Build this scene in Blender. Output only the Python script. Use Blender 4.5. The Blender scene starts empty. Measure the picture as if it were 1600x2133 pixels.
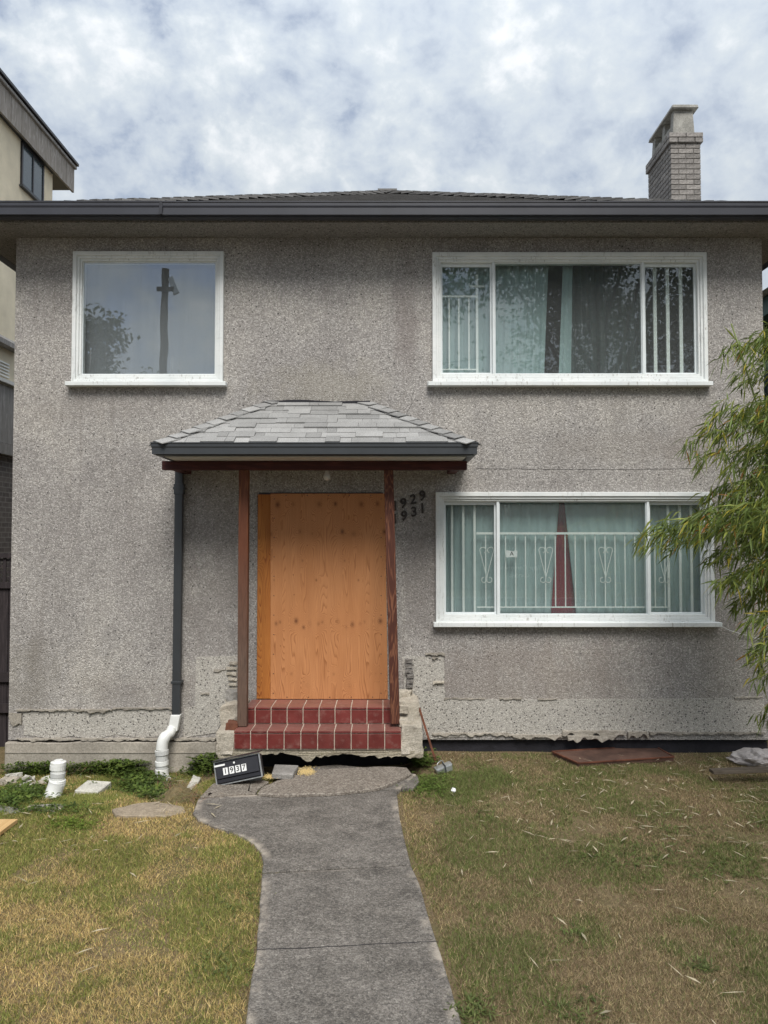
import bpy, bmesh, math, random
import numpy as np
from mathutils import Vector, Matrix, Euler
random.seed(7); RNG = np.random.default_rng(11)
SC = bpy.context.scene; COL = SC.collection
PI = math.pi
# ------------------------------------------------------------------ camera
CAMY, CAMZ, PITCH, FPX = -8.0, 2.2, math.radians(1.93), 1600.0
cam = bpy.data.cameras.new('camera'); camo = bpy.data.objects.new('camera', cam); COL.objects.link(camo)
cam.sensor_fit = 'HORIZONTAL'; cam.sensor_width = 36; cam.lens = 36.0
cam.clip_start = 0.05; cam.clip_end = 2000
camo.location = (0, CAMY, CAMZ); camo.rotation_euler = (PI/2 + PITCH, 0, 0)
SC.camera = camo
# ------------------------------------------------------------------ sky
SUN_TO = Vector((0.10, -0.80, 1.0)).normalized()
SUN_EL = math.asin(SUN_TO.z); SUN_AZ = math.atan2(SUN_TO.x, SUN_TO.y)
world = bpy.data.worlds.new('World'); SC.world = world; world.use_nodes = True

class NT:
    """small node helper: values may be numbers, tuples or sockets"""
    def __init__(s, tree): s.t = tree; s.t.nodes.clear()
    def n(s, typ, ins=None, **kw):
        d = s.t.nodes.new(typ)
        for k, v in kw.items(): setattr(d, k, v)
        for k, v in (ins or {}).items(): s.put(d.inputs[k], v)
        return d
    def put(s, sock, v):
        if isinstance(v, bpy.types.NodeSocket): s.t.links.new(v, sock)
        elif v is not None:
            if sock.type == 'RGBA' and hasattr(v, '__len__') and len(v) == 3: v = (*v, 1)
            sock.default_value = v
    def math(s, op, a, b=0.0, c=0.0, clamp=False):
        return s.n('ShaderNodeMath', {0: a, 1: b, 2: c}, operation=op, use_clamp=clamp).outputs[0]
    def vmath(s, op, a, b=(0, 0, 0)):
        return s.n('ShaderNodeVectorMath', {0: a, 1: b}, operation=op).outputs[0]
    def mapping(s, vec, scale=(1, 1, 1), loc=(0, 0, 0), rot=(0, 0, 0)):
        return s.n('ShaderNodeMapping', {'Vector': vec, 'Scale': scale, 'Location': loc, 'Rotation': rot}).outputs[0]
    def noise(s, vec, scale=5, detail=4, rough=.55, dist=0.0):
        return s.n('ShaderNodeTexNoise', {'Vector': vec, 'Scale': scale, 'Detail': detail, 'Roughness': rough, 'Distortion': dist}).outputs[0]
    def voro(s, vec, scale=5, feature='F1', out='Distance', rnd=1.0):
        return s.n('ShaderNodeTexVoronoi', {'Vector': vec, 'Scale': scale, 'Randomness': rnd}, feature=feature).outputs[out]
    def ramp(s, fac, stops, interp='LINEAR'):
        d = s.n('ShaderNodeValToRGB', {0: fac}); cr = d.color_ramp; cr.interpolation = interp
        while len(cr.elements) < len(stops): cr.elements.new(.5)
        for e, (p, c) in zip(cr.elements, stops):
            e.position = p; e.color = (*c, 1) if hasattr(c, '__len__') else (c, c, c, 1)
        return d.outputs[0]
    def mix(s, fac, a, b, blend='MIX'):
        d = s.n('ShaderNodeMix', data_type='RGBA', blend_type=blend)
        s.put(d.inputs[0], fac); s.put(d.inputs[6], a); s.put(d.inputs[7], b)
        return d.outputs[2]
    def sep(s, v):
        d = s.n('ShaderNodeSeparateXYZ', {0: v}); return d.outputs
    def comb(s, x, y, z): return s.n('ShaderNodeCombineXYZ', {0: x, 1: y, 2: z}).outputs[0]
    def obj(s): return s.n('ShaderNodeTexCoord').outputs['Object']
    def pos(s): return s.n('ShaderNodeNewGeometry').outputs['Position']
    def rand(s): return s.n('ShaderNodeObjectInfo').outputs['Random']
    def bump(s, h, strength=.5, dist=.01, normal=None):
        d = s.n('ShaderNodeBump', {'Height': h, 'Strength': strength, 'Distance': dist})
        if normal: s.put(d.inputs['Normal'], normal)
        return d.outputs[0]
    def finish(s, color, rough=.7, normal=None, metal=0.0, spec=.4):
        b = s.n('ShaderNodeBsdfPrincipled', {'Base Color': color, 'Roughness': rough, 'Metallic': metal, 'Specular IOR Level': spec})
        if normal: s.put(b.inputs['Normal'], normal)
        o = s.n('ShaderNodeOutputMaterial'); s.t.links.new(b.outputs[0], o.inputs[0]); return b

w = NT(world.node_tree)
gdir = w.n('ShaderNodeTexCoord').outputs['Generated']
sk = w.n('ShaderNodeTexSky', sky_type='NISHITA', sun_disc=False, sun_elevation=SUN_EL, sun_rotation=SUN_AZ)
blue = w.mix(1.0, sk.outputs[0], (.085, .085, .09), 'MULTIPLY')
sx, sy, sz = w.sep(gdir)
den = w.math('ADD', w.math('MAXIMUM', sz, 0.0), .22)
pl = w.comb(w.math('DIVIDE', sx, den), w.math('DIVIDE', sy, den), 0.0)
sph = w.mapping(gdir, (1, 1, 1.3), (.3, .8, .15))
big = w.noise(w.mapping(gdir, (1, 1, 1.5), (2.3, .4, 1.2)), 3.0, 3, .5, .2)
mid = w.noise(sph, 10.5, 6, .55, .15)
fine = w.noise(w.mapping(gdir, (1, 1, 1.25), (5.1, 2.2, 3.0)), 27.0, 6, .6, .2)
cov = w.math('ADD', w.math('ADD', w.math('MULTIPLY', big, .95), w.math('MULTIPLY', sx, .16)), w.math('ADD', w.math('MULTIPLY', mid, .8), w.math('MULTIPLY', fine, .22)))
cf = w.ramp(cov, [(.78, .42), (.90, .88), (1.0, 1.0)])
shade = w.math('ADD', w.math('MULTIPLY', mid, .58), w.math('ADD', w.math('MULTIPLY', fine, .34), w.math('MULTIPLY', big, .25)))
cc = w.ramp(shade, [(.47, (.385, .435, .51)), (.56, (.45, .50, .56)), (.63, (.50, .545, .585)), (.73, (.66, .68, .70))])
skyc = w.mix(cf, blue, cc)
# an overcast sky is about three times as bright overhead as at the horizon
skyc = w.mix(1.0, skyc, w.ramp(w.math('MAXIMUM', sz, 0.0), [(0.0, .66), (.5, 1.0), (1.0, 1.5)]), 'MULTIPLY')
bg = w.n('ShaderNodeBackground', {'Color': skyc, 'Strength': 1.0})
wo = w.n('ShaderNodeOutputWorld'); world.node_tree.links.new(bg.outputs[0], wo.inputs[0])
# ------------------------------------------------------------------ sun and exposure
sun = bpy.data.lights.new('sun', 'SUN'); sun.energy = 2.35; sun.angle = math.radians(28); sun.color = (1, .965, .91)
suno = bpy.data.objects.new('sun', sun); COL.objects.link(suno)
suno.rotation_euler = SUN_TO.to_track_quat('Z', 'Y').to_euler(); suno.location = (4, -12, 20)
SC.view_settings.view_transform = 'Standard'; SC.view_settings.look = 'None'
SC.cycles.max_bounces = 8; SC.cycles.diffuse_bounces = 3; SC.cycles.glossy_bounces = 3; SC.cycles.transparent_max_bounces = 12; SC.cycles.transmission_bounces = 4
SC.cycles.adaptive_threshold = .02
world.cycles.sampling_method = 'MANUAL'; world.cycles.sample_map_resolution = 512
SC.view_settings.gamma = 1; SC.view_settings.use_curve_mapping = False; SC.view_settings.exposure = 0.55

# ------------------------------------------------------------------ pixel -> place
def ray(x, y):
    a = (x-800)/FPX; b = -(y-1066.5)/FPX
    return Vector((a, math.cos(PITCH) - b*math.sin(PITCH), math.sin(PITCH) + b*math.cos(PITCH)))
def P(x, y, Y=0.0):                       # the point of the plane at depth Y seen at that spot of the photograph
    d = ray(x, y); t = (Y-CAMY)/d.y
    return Vector((d.x*t, Y, CAMZ + d.z*t))
def PX(x, y, Y=0.0): return P(x, y, Y).x
def PZ(y, Y=0.0): return P(800, y, Y).z
def sst(a, b, v):
    t = np.clip((v-a)/(b-a), 0, 1); return t*t*(3-2*t)
def gz(X, Y):                             # height of the ground
    X = np.asarray(X, float); Y = np.asarray(Y, float)
    z = -0.19*sst(-1.7, -.35, Y)*sst(-1.45, -1.95, X)
    z = z - .12*sst(-.78, -.62, Y)*sst(-1.75, -1.5, X)*sst(.45, .2, X)
    z = z + .012*np.sin(X*1.7+.4)*np.sin(Y*1.3+1) + .006*np.sin(X*5.1)*np.sin(Y*4.3+.5)
    return z - .022
def G(x, y, dz=0.0):
    z = 0.0
    for _ in range(8):
        d = ray(x, y); t = (z-CAMZ)/d.z; X, Y = d.x*t, CAMY+d.y*t
        z = float(gz(X, Y)) + dz
    return Vector((X, Y, z))
def GZ(x, y, z):
    d = ray(x, y); t = (z-CAMZ)/d.z
    return Vector((d.x*t, CAMY+d.y*t, z))

# ------------------------------------------------------------------ builders
def empty(name, loc=(0, 0, 0), label=None, cat=None, group=None, parent=None):
    o = bpy.data.objects.new(name, None); COL.objects.link(o); o.location = loc; o.empty_display_size = .1
    if parent: o.parent = parent
    return tag(o, label, cat, group)
def tag(o, label=None, cat=None, group=None, kind=None):
    if label: o['label'] = label
    if cat: o['category'] = cat
    if group: o['group'] = group
    if kind: o['kind'] = kind
    return o
def link(name, me, mat=None, parent=None, loc=None, rot=None, smooth=False):
    o = bpy.data.objects.new(name, me); COL.objects.link(o)
    if mat and not me.materials: me.materials.append(mat)
    if parent: o.parent = parent
    if loc is not None: o.location = loc
    if rot is not None: o.rotation_euler = rot
    if smooth: me.polygons.foreach_set('use_smooth', [True]*len(me.polygons))
    return o
class MB:
    def __init__(s): s.v = []; s.f = []
    def add(s, vs, fs):
        b = len(s.v); s.v += [tuple(p) for p in vs]; s.f += [tuple(i+b for i in f) for f in fs]; return s
    def box(s, x0, x1, y0, y1, z0, z1, m=None):
        vs = [(x0, y0, z0), (x1, y0, z0), (x1, y1, z0), (x0, y1, z0), (x0, y0, z1), (x1, y0, z1), (x1, y1, z1), (x0, y1, z1)]
        if m is not None: vs = [m @ Vector(p) for p in vs]
        return s.add(vs, [(0, 3, 2, 1), (4, 5, 6, 7), (0, 1, 5, 4), (1, 2, 6, 5), (2, 3, 7, 6), (3, 0, 4, 7)])
    def bar(s, a, b, w, h, up=(0, 0, 1)):          # box from a to b, width w, height h
        a = Vector(a); b = Vector(b); d = (b-a); L = d.length; d.normalize(); u = Vector(up)
        r = d.cross(u)
        if r.length < 1e-4: r = d.cross(Vector((0, 1, 0)))
        r.normalize(); u = r.cross(d)
        vs = []
        for q in (a, b):
            for i, j in ((-1, -1), (1, -1), (1, 1), (-1, 1)): vs.append(q + r*(i*w/2) + u*(j*h/2))
        return s.add(vs, [(3, 2, 1, 0), (4, 5, 6, 7), (0, 1, 5, 4), (1, 2, 6, 5), (2, 3, 7, 6), (3, 0, 4, 7)])
    def prism(s, outline, y0, y1):                 # outline in (x,z), extruded in y (y0 = front)
        n = len(outline)
        ar = sum(outline[i][0]*outline[(i+1) % n][1]-outline[(i+1) % n][0]*outline[i][1] for i in range(n))
        if ar < 0: outline = outline[::-1]
        vs = [(x, y0, z) for x, z in outline] + [(x, y1, z) for x, z in outline]
        fs = [tuple(range(n)), tuple(range(2*n-1, n-1, -1))]
        fs += [(i, i+n, (i+1) % n+n, (i+1) % n) for i in range(n)]
        return s.add(vs, fs)
    def slab(s, outline, z0, z1):                  # outline in (x,y), z0 bottom z1 top
        n = len(outline)
        ar = sum(outline[i][0]*outline[(i+1) % n][1]-outline[(i+1) % n][0]*outline[i][1] for i in range(n))
        if ar < 0: outline = outline[::-1]
        vs = [(x, y, z0) for x, y in outline] + [(x, y, z1) for x, y in outline]
        fs = [tuple(range(n-1, -1, -1)), tuple(range(n, 2*n))]
        fs += [(i, (i+1) % n, (i+1) % n+n, i+n) for i in range(n)]
        return s.add(vs, fs)
    def ring(s, x0, x1, z0, z1, wl, wr, wt, wb, y0, y1):   # mitred rectangular frame facing -y
        o = [(x0, z0), (x1, z0), (x1, z1), (x0, z1)]; i = [(x0+wl, z0+wb), (x1-wr, z0+wb), (x1-wr, z1-wt), (x0+wl, z1-wt)]
        vs = [(x, y0, z) for x, z in o] + [(x, y0, z) for x, z in i] + [(x, y1, z) for x, z in o] + [(x, y1, z) for x, z in i]
        fs = []
        for k in range(4):
            m = (k+1) % 4
            fs += [(k, m, m+4, k+4), (k+8, k+12, m+12, m+8), (k, k+8, m+8, m), (k+4, m+4, m+12, k+12)]
        return s.add(vs, fs)
    def tube(s, pts, rad, seg=10, cap=True, flat=None):
        pts = [Vector(p) for p in pts]; n = len(pts)
        if not hasattr(rad, '__len__'): rad = [rad]*n
        vs = []; fs = []; u = None
        for i, p in enumerate(pts):
            d = (pts[min(i+1, n-1)]-pts[max(i-1, 0)]).normalized()
            if u is None:
                u = d.cross(Vector((0, 0, 1)))
                if u.length < .05: u = d.cross(Vector((0, 1, 0)))
            u = (u - d*u.dot(d)).normalized(); v = d.cross(u)
            for k in range(seg):
                a = 2*PI*k/seg; vs.append(p + (u*math.cos(a) + v*math.sin(a))*rad[i])
        for i in range(n-1):
            for k in range(seg):
                a, b = i*seg+k, i*seg+(k+1) % seg; fs.append((a, b, b+seg, a+seg))
        if cap: fs += [tuple(range(seg-1, -1, -1)), tuple(range((n-1)*seg, n*seg))]
        return s.add(vs, fs)
    def mesh(s, name, bevel=0.0, seg=1):
        me = bpy.data.meshes.new(name); me.from_pydata(s.v, [], s.f); me.update()
        if bevel:
            bm = bmesh.new(); bm.from_mesh(me)
            es = [e for e in bm.edges if e.is_manifold and e.calc_face_angle(0) > .5]
            bmesh.ops.bevel(bm, geom=es, offset=bevel, segments=seg, affect='EDGES', profile=.6, clamp_overlap=True)
            bm.to_mesh(me); bm.free()
        return me
    def build(s, name, mat, parent=None, bevel=0.0, seg=1, smooth=False):
        return link(name, s.mesh(name, bevel, seg), mat, parent, smooth=smooth)
def roughen(o, cuts=3, amp=.01, scale=9.0, seed=0, keep=None):
    """chip a block: subdivide and push points about with noise"""
    from mathutils import noise as mn
    bm = bmesh.new(); bm.from_mesh(o.data)
    bmesh.ops.triangulate(bm, faces=[f for f in bm.faces if len(f.verts) > 4])
    bmesh.ops.subdivide_edges(bm, edges=bm.edges[:], cuts=cuts, use_grid_fill=True)
    for v in bm.verts:
        if keep and keep(v.co): continue
        q = v.co*scale + Vector((seed*3.1, seed*1.7, seed))
        v.co += Vector((mn.noise(q), mn.noise(q+Vector((9, 0, 0))), mn.noise(q+Vector((0, 9, 0)))))*amp*1.6
        q = q*3.1
        v.co += Vector((mn.noise(q), mn.noise(q+Vector((9, 0, 0))), mn.noise(q+Vector((0, 9, 0)))))*amp*.6
    bm.to_mesh(o.data); bm.free(); return o
_dg = None
def textmesh(body, size, depth=.003, shear=0.0, offset=0.0):
    cu = bpy.data.curves.new('lettering', 'FONT'); cu.body = body; cu.size = size; cu.extrude = depth
    cu.shear = shear; cu.offset = offset; cu.align_x = 'CENTER'; cu.align_y = 'CENTER'; cu.resolution_u = 4
    t = bpy.data.objects.new('lettering', cu); COL.objects.link(t)
    dg = bpy.context.evaluated_depsgraph_get(); me = bpy.data.meshes.new_from_object(t.evaluated_get(dg))
    bpy.data.objects.remove(t); bpy.data.curves.remove(cu); me.name = 'lettering'; return me

# ------------------------------------------------------------------ materials
def newmat(name):
    m = bpy.data.materials.new(name); m.use_nodes = True; return m, NT(m.node_tree)
def plain(name, col, rough=.6, var=.15, scale=6, metal=0.0, bump=.0, bscale=40, spec=.4, rnd=0.0):
    m, n = newmat(name); v = n.obj()
    f = n.noise(v, scale, 5, .6)
    c = n.mix(n.ramp(f, [(.3, 0.0), (.7, 1.0)]), tuple(x*(1-var) for x in col), tuple(min(1, x*(1+var)) for x in col))
    if rnd:
        hs = n.n('ShaderNodeHueSaturation', {'Color': c, 'Value': n.math('ADD', n.math('MULTIPLY', n.rand(), 2*rnd), 1-rnd)}); c = hs.outputs[0]
    nm = n.bump(n.noise(v, bscale, 4, .6), bump, .01) if bump else None
    n.finish(c, rough, nm, metal, spec); return m

def stucco(name, dark, mid_, light, scale=84, stain=True):
    m, n = newmat(name); v = n.pos()
    cell = n.n('ShaderNodeTexVoronoi', {'Vector': v, 'Scale': scale}); cr = n.sep(cell.outputs['Color'])[0]
    base = n.ramp(cr, [(0.0, tuple(x*.62 for x in mid_)), (.25, mid_), (.6, mid_), (.8, light), (1.0, tuple(min(1, x*1.15) for x in light))])
    # matrix between the pebbles
    gap = n.ramp(cell.outputs['Distance'], [(.35, 0.0), (.75, .5)])
    base = n.mix(gap, base, tuple(x*.55 for x in mid_))
    # dark pebbles
    c2 = n.n('ShaderNodeTexVoronoi', {'Vector': n.vmath('ADD', v, (3.3, 1.1, 7.7)), 'Scale': scale*.32})
    pick = n.math('GREATER_THAN', n.sep(c2.outputs['Color'])[1], .72)
    spot = n.math('MULTIPLY', pick, n.ramp(c2.outputs['Distance'], [(.19, 1.0), (.30, 0.0)]))
    base = n.mix(n.math('MULTIPLY', spot, .95), base, dark)
    if stain:
        s1 = n.noise(n.mapping(v, (1, 1, .8)), .9, 5, .6, .4)
        base = n.mix(1.0, base, n.ramp(s1, [(.30, (.76, .745, .75)), (.5, (.97, .96, .96)), (.72, (1.16, 1.14, 1.10))]), 'MULTIPLY')
        s2 = n.noise(n.mapping(v, (1.6, 1, .5), (5, 0, 2)), 1.7, 6, .65)
        base = n.mix(n.ramp(s2, [(.54, 0.0), (.74, .4)]), base, (.19, .17, .15))
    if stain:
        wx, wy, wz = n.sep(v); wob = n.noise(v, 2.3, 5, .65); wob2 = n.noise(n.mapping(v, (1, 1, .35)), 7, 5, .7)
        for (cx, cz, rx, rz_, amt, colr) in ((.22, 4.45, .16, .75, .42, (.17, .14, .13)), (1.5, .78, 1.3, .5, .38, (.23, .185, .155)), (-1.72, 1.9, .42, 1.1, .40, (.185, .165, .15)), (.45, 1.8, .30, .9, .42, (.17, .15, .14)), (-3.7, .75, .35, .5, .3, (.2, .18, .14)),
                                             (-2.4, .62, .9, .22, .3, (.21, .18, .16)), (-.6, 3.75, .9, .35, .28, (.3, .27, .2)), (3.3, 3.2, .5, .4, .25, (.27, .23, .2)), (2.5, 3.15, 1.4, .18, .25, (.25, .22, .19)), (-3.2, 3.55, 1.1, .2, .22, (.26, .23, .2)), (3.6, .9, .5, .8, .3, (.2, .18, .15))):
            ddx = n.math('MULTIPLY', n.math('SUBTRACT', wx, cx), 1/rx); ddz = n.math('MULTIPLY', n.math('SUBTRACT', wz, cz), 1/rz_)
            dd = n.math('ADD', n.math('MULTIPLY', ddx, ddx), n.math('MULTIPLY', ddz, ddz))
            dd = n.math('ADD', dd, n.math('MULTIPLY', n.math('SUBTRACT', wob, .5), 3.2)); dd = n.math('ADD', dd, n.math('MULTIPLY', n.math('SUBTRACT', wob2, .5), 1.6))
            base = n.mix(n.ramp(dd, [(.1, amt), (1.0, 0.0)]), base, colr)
        # thin run-off streaks
        run = n.noise(n.mapping(v, (16, 16, .5)), 1.0, 4, .65); base = n.mix(n.ramp(run, [(.57, 0.0), (.72, .36)]), base, (.20, .175, .155))
    h = n.math('SUBTRACT', 1.0, cell.outputs['Distance'])
    h = n.math('ADD', h, n.math('MULTIPLY', n.noise(v, scale*.45, 3), 1.0))
    n.finish(base, .92, n.bump(h, .55, .008), spec=.15); return m
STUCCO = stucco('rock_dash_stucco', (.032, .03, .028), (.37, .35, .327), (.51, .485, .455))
STUCCO_OLD = stucco('pale_base_coat_stucco', (.08, .075, .07), (.47, .44, .395), (.58, .55, .495), 100, False)
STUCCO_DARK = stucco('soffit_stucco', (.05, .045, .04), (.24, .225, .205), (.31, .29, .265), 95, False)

def concrete(name, col, stain=(.1, .09, .08), agg=.0, sc=1.0, amount=.5, worn=False):
    m, n = newmat(name); v = n.pos()
    a = n.noise(v, 2.2*sc, 7, .65, .3); b = n.noise(v, 60, 3, .7); c3 = n.noise(n.mapping(v, (1, 1, 1), (4, 2, 0)), 9*sc, 6, .7)
    c = n.mix(1.0, col, n.ramp(a, [(.28, .68), (.5, .97), (.70, 1.3)]), 'MULTIPLY')
    c = n.mix(1.0, c, n.ramp(b, [(.25, .68), (.5, 1.0), (.8, 1.38)]), 'MULTIPLY')
    c = n.mix(n.ramp(c3, [(.52, 0.0), (.72, amount)]), c, stain)
    h = n.math('ADD', n.math('MULTIPLY', b, .6), c3)
    if agg:
        ce = n.n('ShaderNodeTexVoronoi', {'Vector': v, 'Scale': 85}); r = n.sep(ce.outputs['Color'])[0]
        c = n.mix(agg, c, n.ramp(r, [(0, (.10, .085, .07)), (.5, (.27, .23, .19)), (1, (.52, .47, .40))]))
        h = n.math('ADD', h, n.math('SUBTRACT', 1.0, ce.outputs['Distance']))
    if worn:
        g2 = n.noise(n.mapping(v, (1, 1, 1), (8, 3, 1)), 5.5, 6, .68, .5); c = n.mix(1.0, c, n.ramp(g2, [(.30, .68), (.5, .97), (.70, 1.3)]), 'MULTIPLY')
        b2 = n.noise(v, 130, 2, .6); c = n.mix(1.0, c, n.ramp(b2, [(.3, .6), (.5, 1.0), (.75, 1.55)]), 'MULTIPLY')
        e = n.n('ShaderNodeAttribute', attribute_name='edge').outputs['Fac']
        ef = n.math('MULTIPLY', n.ramp(e, [(.15, 0.0), (.9, 1.0)]), n.ramp(n.noise(n.mapping(v, (1, 1, 1), (2, 9, 1)), 4, 6, .7), [(.46, 0.0), (.62, .85)]))
        c = n.mix(ef, c, (.46, .40, .33))
    n.finish(c, .9, n.bump(h, .5, .008), spec=.2); return m
CONC_PATH = concrete('weathered_walkway_concrete', (.126, .116, .105), (.052, .049, .045), .25, 1.0, .5, True)
CONC_AGG = concrete('exposed_aggregate_concrete', (.17, .145, .12), (.09, .075, .06), .45, 1.3, .3)
CONC_FOUND = concrete('foundation_concrete', (.36, .325, .275), (.19, .165, .135), 0, .8, .5)
CONC_ROUGH = concrete('broken_pale_concrete', (.50, .45, .37), (.21, .185, .15), .15, 1.6, .55)
CONC_PAVER = concrete('pale_paver_concrete', (.56, .54, .48), (.3, .28, .24), 0, 2, .3)
CONC_GREY = concrete('grey_paver_concrete', (.27, .255, .235), (.12, .11, .10), 0, 3, .4)
STONE_TAN = concrete('tan_flagstone', (.33, .27, .20), (.17, .135, .09), 0, 3, .55)
CONC_WALK = concrete('pavement_concrete', (.30, .29, .27), (.16, .15, .14), 0, .7, .4)
ASPHALT = concrete('asphalt', (.055, .055, .056), (.03, .03, .03), 0, .6, .3)

def painted_white():
    m, n = newmat('weathered_white_paint'); v = n.pos()
    a = n.noise(v, 3, 5, .6); p1 = n.noise(n.mapping(v, (30, 30, 5)), 1.6, 8, .72, .6)
    zone = n.noise(n.mapping(v, (1, 1, .6), (2, 0, 4)), 2.1, 3, .5)
    c = n.mix(n.ramp(a, [(.3, 0.0), (.7, 1.0)]), (.66, .69, .68), (.80, .81, .79))
    peel = n.math('MULTIPLY', n.ramp(p1, [(.56, 0.0), (.61, 1.0)]), n.ramp(zone, [(.44, 0.0), (.58, 1.0)]))
    c = n.mix(n.math('MULTIPLY', peel, .7), c, (.33, .31, .28))
    dirt = n.noise(n.mapping(v, (6, 6, 40)), 1.5, 4, .6)
    c = n.mix(n.ramp(dirt, [(.55, 0.0), (.8, .35)]), c, (.45, .45, .42))
    n.finish(c, .55, n.bump(n.math('SUBTRACT', a, peel), .35, .003), spec=.35); return m
WHITE = painted_white()
ALU = plain('white_sliding_sash', (.72, .76, .76), .45, .08, 4)
PVC = plain('white_pvc', (.80, .80, .77), .38, .06, 9, spec=.5)
PVC_OLD = plain('greyed_white_pvc', (.58, .58, .56), .55, .12, 12)
GUTTER = plain('charcoal_gutter_metal', (.034, .035, .044), .42, .16, 3, spec=.5)
GUTTER_G = plain('slate_grey_downspout_metal', (.038, .042, .046), .45, .14, 3, spec=.5)
BITUMEN = plain('black_bitumen', (.018, .017, .022), .7, .35, 9, bump=.6, bscale=30)
BLACK = plain('black_metal', (.017, .017, .022), .42, .2, 8, spec=.5)
DARKIN = plain('dark_interior_paint', (.16, .15, .14), .9)
LBLACK = plain('black_lettering', (.015, .014, .014), .6)
LWHITE = plain('white_number_plate', (.82, .82, .80), .5, .05)
GREY_METAL = plain('galvanised_metal', (.50, .51, .50), .35, .2, 14, .75)
BULB = plain('frosted_bulb_glass', (.62, .60, .55), .3, .05)

def glassmat(name, refl=.085, tint=(.93, .955, .95), dirt=.05, streak=.10):
    m, n = newmat(name); v = n.pos()
    st = n.noise(n.mapping(v, (42, 1, 1.1)), 1.0, 4, .6, .2); zone = n.noise(n.mapping(v, (1.2, 1, 1.6), (3, 0, 1)), 1.5, 3)
    sf = n.math('MULTIPLY', n.ramp(st, [(.60, 0.0), (.72, 1.0)]), n.ramp(zone, [(.46, 0.0), (.62, 1.0)]))
    bf = n.math('ADD', n.math('MULTIPLY', sf, streak), dirt)
    wob = n.bump(n.noise(n.mapping(v, (1, 1, 1)), 1.3, 2), .05, .02)
    tr = n.n('ShaderNodeBsdfTransparent', {'Color': tint}); gl = n.n('ShaderNodeBsdfGlossy', {'Color': (.95, .98, 1.0), 'Roughness': .0, 'Normal': wob})
    lw = n.n('ShaderNodeLayerWeight', {'Blend': .5})
    fr = n.math('ADD', n.math('MULTIPLY', n.math('POWER', lw.outputs['Facing'], 4.0), .8), refl, clamp=True)
    a = n.n('ShaderNodeMixShader', {0: fr}); m.node_tree.links.new(tr.outputs[0], a.inputs[1]); m.node_tree.links.new(gl.outputs[0], a.inputs[2])
    df = n.n('ShaderNodeBsdfDiffuse', {'Color': (.6, .62, .62)})
    b = n.n('ShaderNodeMixShader', {0: bf}); m.node_tree.links.new(a.outputs[0], b.inputs[1]); m.node_tree.links.new(df.outputs[0], b.inputs[2])
    o = n.n('ShaderNodeOutputMaterial'); m.node_tree.links.new(b.outputs[0], o.inputs[0]); return m
GLASS = glassmat('window_glass')
GLASS_DIRTY = glassmat('streaked_window_glass', .145, (.93, .945, .945), .04, .16)
GLASS_DK = plain('dark_far_window_glass', (.05, .07, .08), .12, .2, 2, spec=.8)

def shingle(name, col, rnd=.2):
    m, n = newmat(name); v = n.pos()
    g = n.noise(v, 150, 3, .7); b = n.noise(v, 2.5, 4, .6)
    c = n.mix(1.0, col, n.ramp(g, [(.3, .62), (.5, 1.0), (.72, 1.5)]), 'MULTIPLY')
    c = n.mix(1.0, c, n.ramp(b, [(.3, .85), (.7, 1.15)]), 'MULTIPLY')
    hs = n.n('ShaderNodeHueSaturation', {'Color': c, 'Value': n.math('ADD', n.math('MULTIPLY', n.rand(), 2*rnd), 1-rnd)})
    n.finish(hs.outputs[0], .95, n.bump(g, .5, .004), spec=.15); return m
SHINGLE = shingle('grey_asphalt_shingle', (.30, .295, .285))
SHINGLE_ROOF = shingle('weathered_roof_shingle', (.175, .17, .165), .25)

def woodmat(name, c1, c2, c3, freq=55, axis='z', rough=.6, knots=True, wear=None, wear_amt=0.0):
    """boards with long wavy grain; axis = direction of the grain (object space)"""
    m, n = newmat(name); v = n.obj(); off = n.math('MULTIPLY', n.rand(), 9.0)
    sc = {'z': (1, 1, .12), 'x': (.12, 1, 1), 'y': (1, .12, 1)}[axis]
    q = n.vmath('ADD', n.mapping(v, sc), n.comb(off, off, off))
    warp = n.noise(q, 6.0, 4, .55, .6)
    rings = n.math('SINE', n.math('MULTIPLY', n.math('ADD', warp, n.math('MULTIPLY', n.sep(q)[0 if axis != 'x' else 2], .8)), freq))
    fib = n.noise(n.mapping(q, (70, 70, 70)), 1.0, 4, .7)
    c = n.mix(n.ramp(rings, [(.0, 0.0), (.55, .35), (1.0, 1.0)]), c1, c2)
    c = n.mix(n.ramp(fib, [(.45, 0.0), (.75, .55)]), c, c3)
    if wear:
        z = n.sep(n.pos())[2]
        wf = n.ramp(n.math('ADD', z, n.math('MULTIPLY', n.noise(q, 3, 4), .8)), [(.0, 1.0), (1.0, 0.0)])
        wf = n.n('ShaderNodeMapRange', {'Value': n.math('ADD', z, n.math('MULTIPLY', n.noise(q, 4, 4), .7)), 'From Min': 1.3, 'From Max': 2.35, 'To Min': wear_amt, 'To Max': 0.0}).outputs[0]
        c = n.mix(wf, c, n.mix(n.ramp(fib, [(.35, 0.0), (.7, 1.0)]), wear, tuple(x*.6 for x in wear)))
    n.finish(c, rough, n.bump(n.math('ADD', n.math('MULTIPLY', rings, .25), fib), .35, .003), spec=.3); return m
POSTL = woodmat('faded_red_stained_post', (.125, .042, .02), (.19, .068, .03), (.06, .02, .011), 40, 'z', .65, wear=(.15, .10, .075), wear_amt=.9)
POSTR = woodmat('grained_red_brown_post', (.08, .026, .016), (.21, .085, .045), (.045, .017, .012), 95, 'z', .65)
BEAM = woodmat('dark_red_stained_beam', (.06, .017, .016), (.095, .027, .023), (.045, .014, .013), 45, 'x', .6)
GREYWOOD = woodmat('weathered_grey_boards', (.26, .25, .24), (.36, .345, .33), (.13, .125, .12), 50, 'z', .85)
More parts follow.
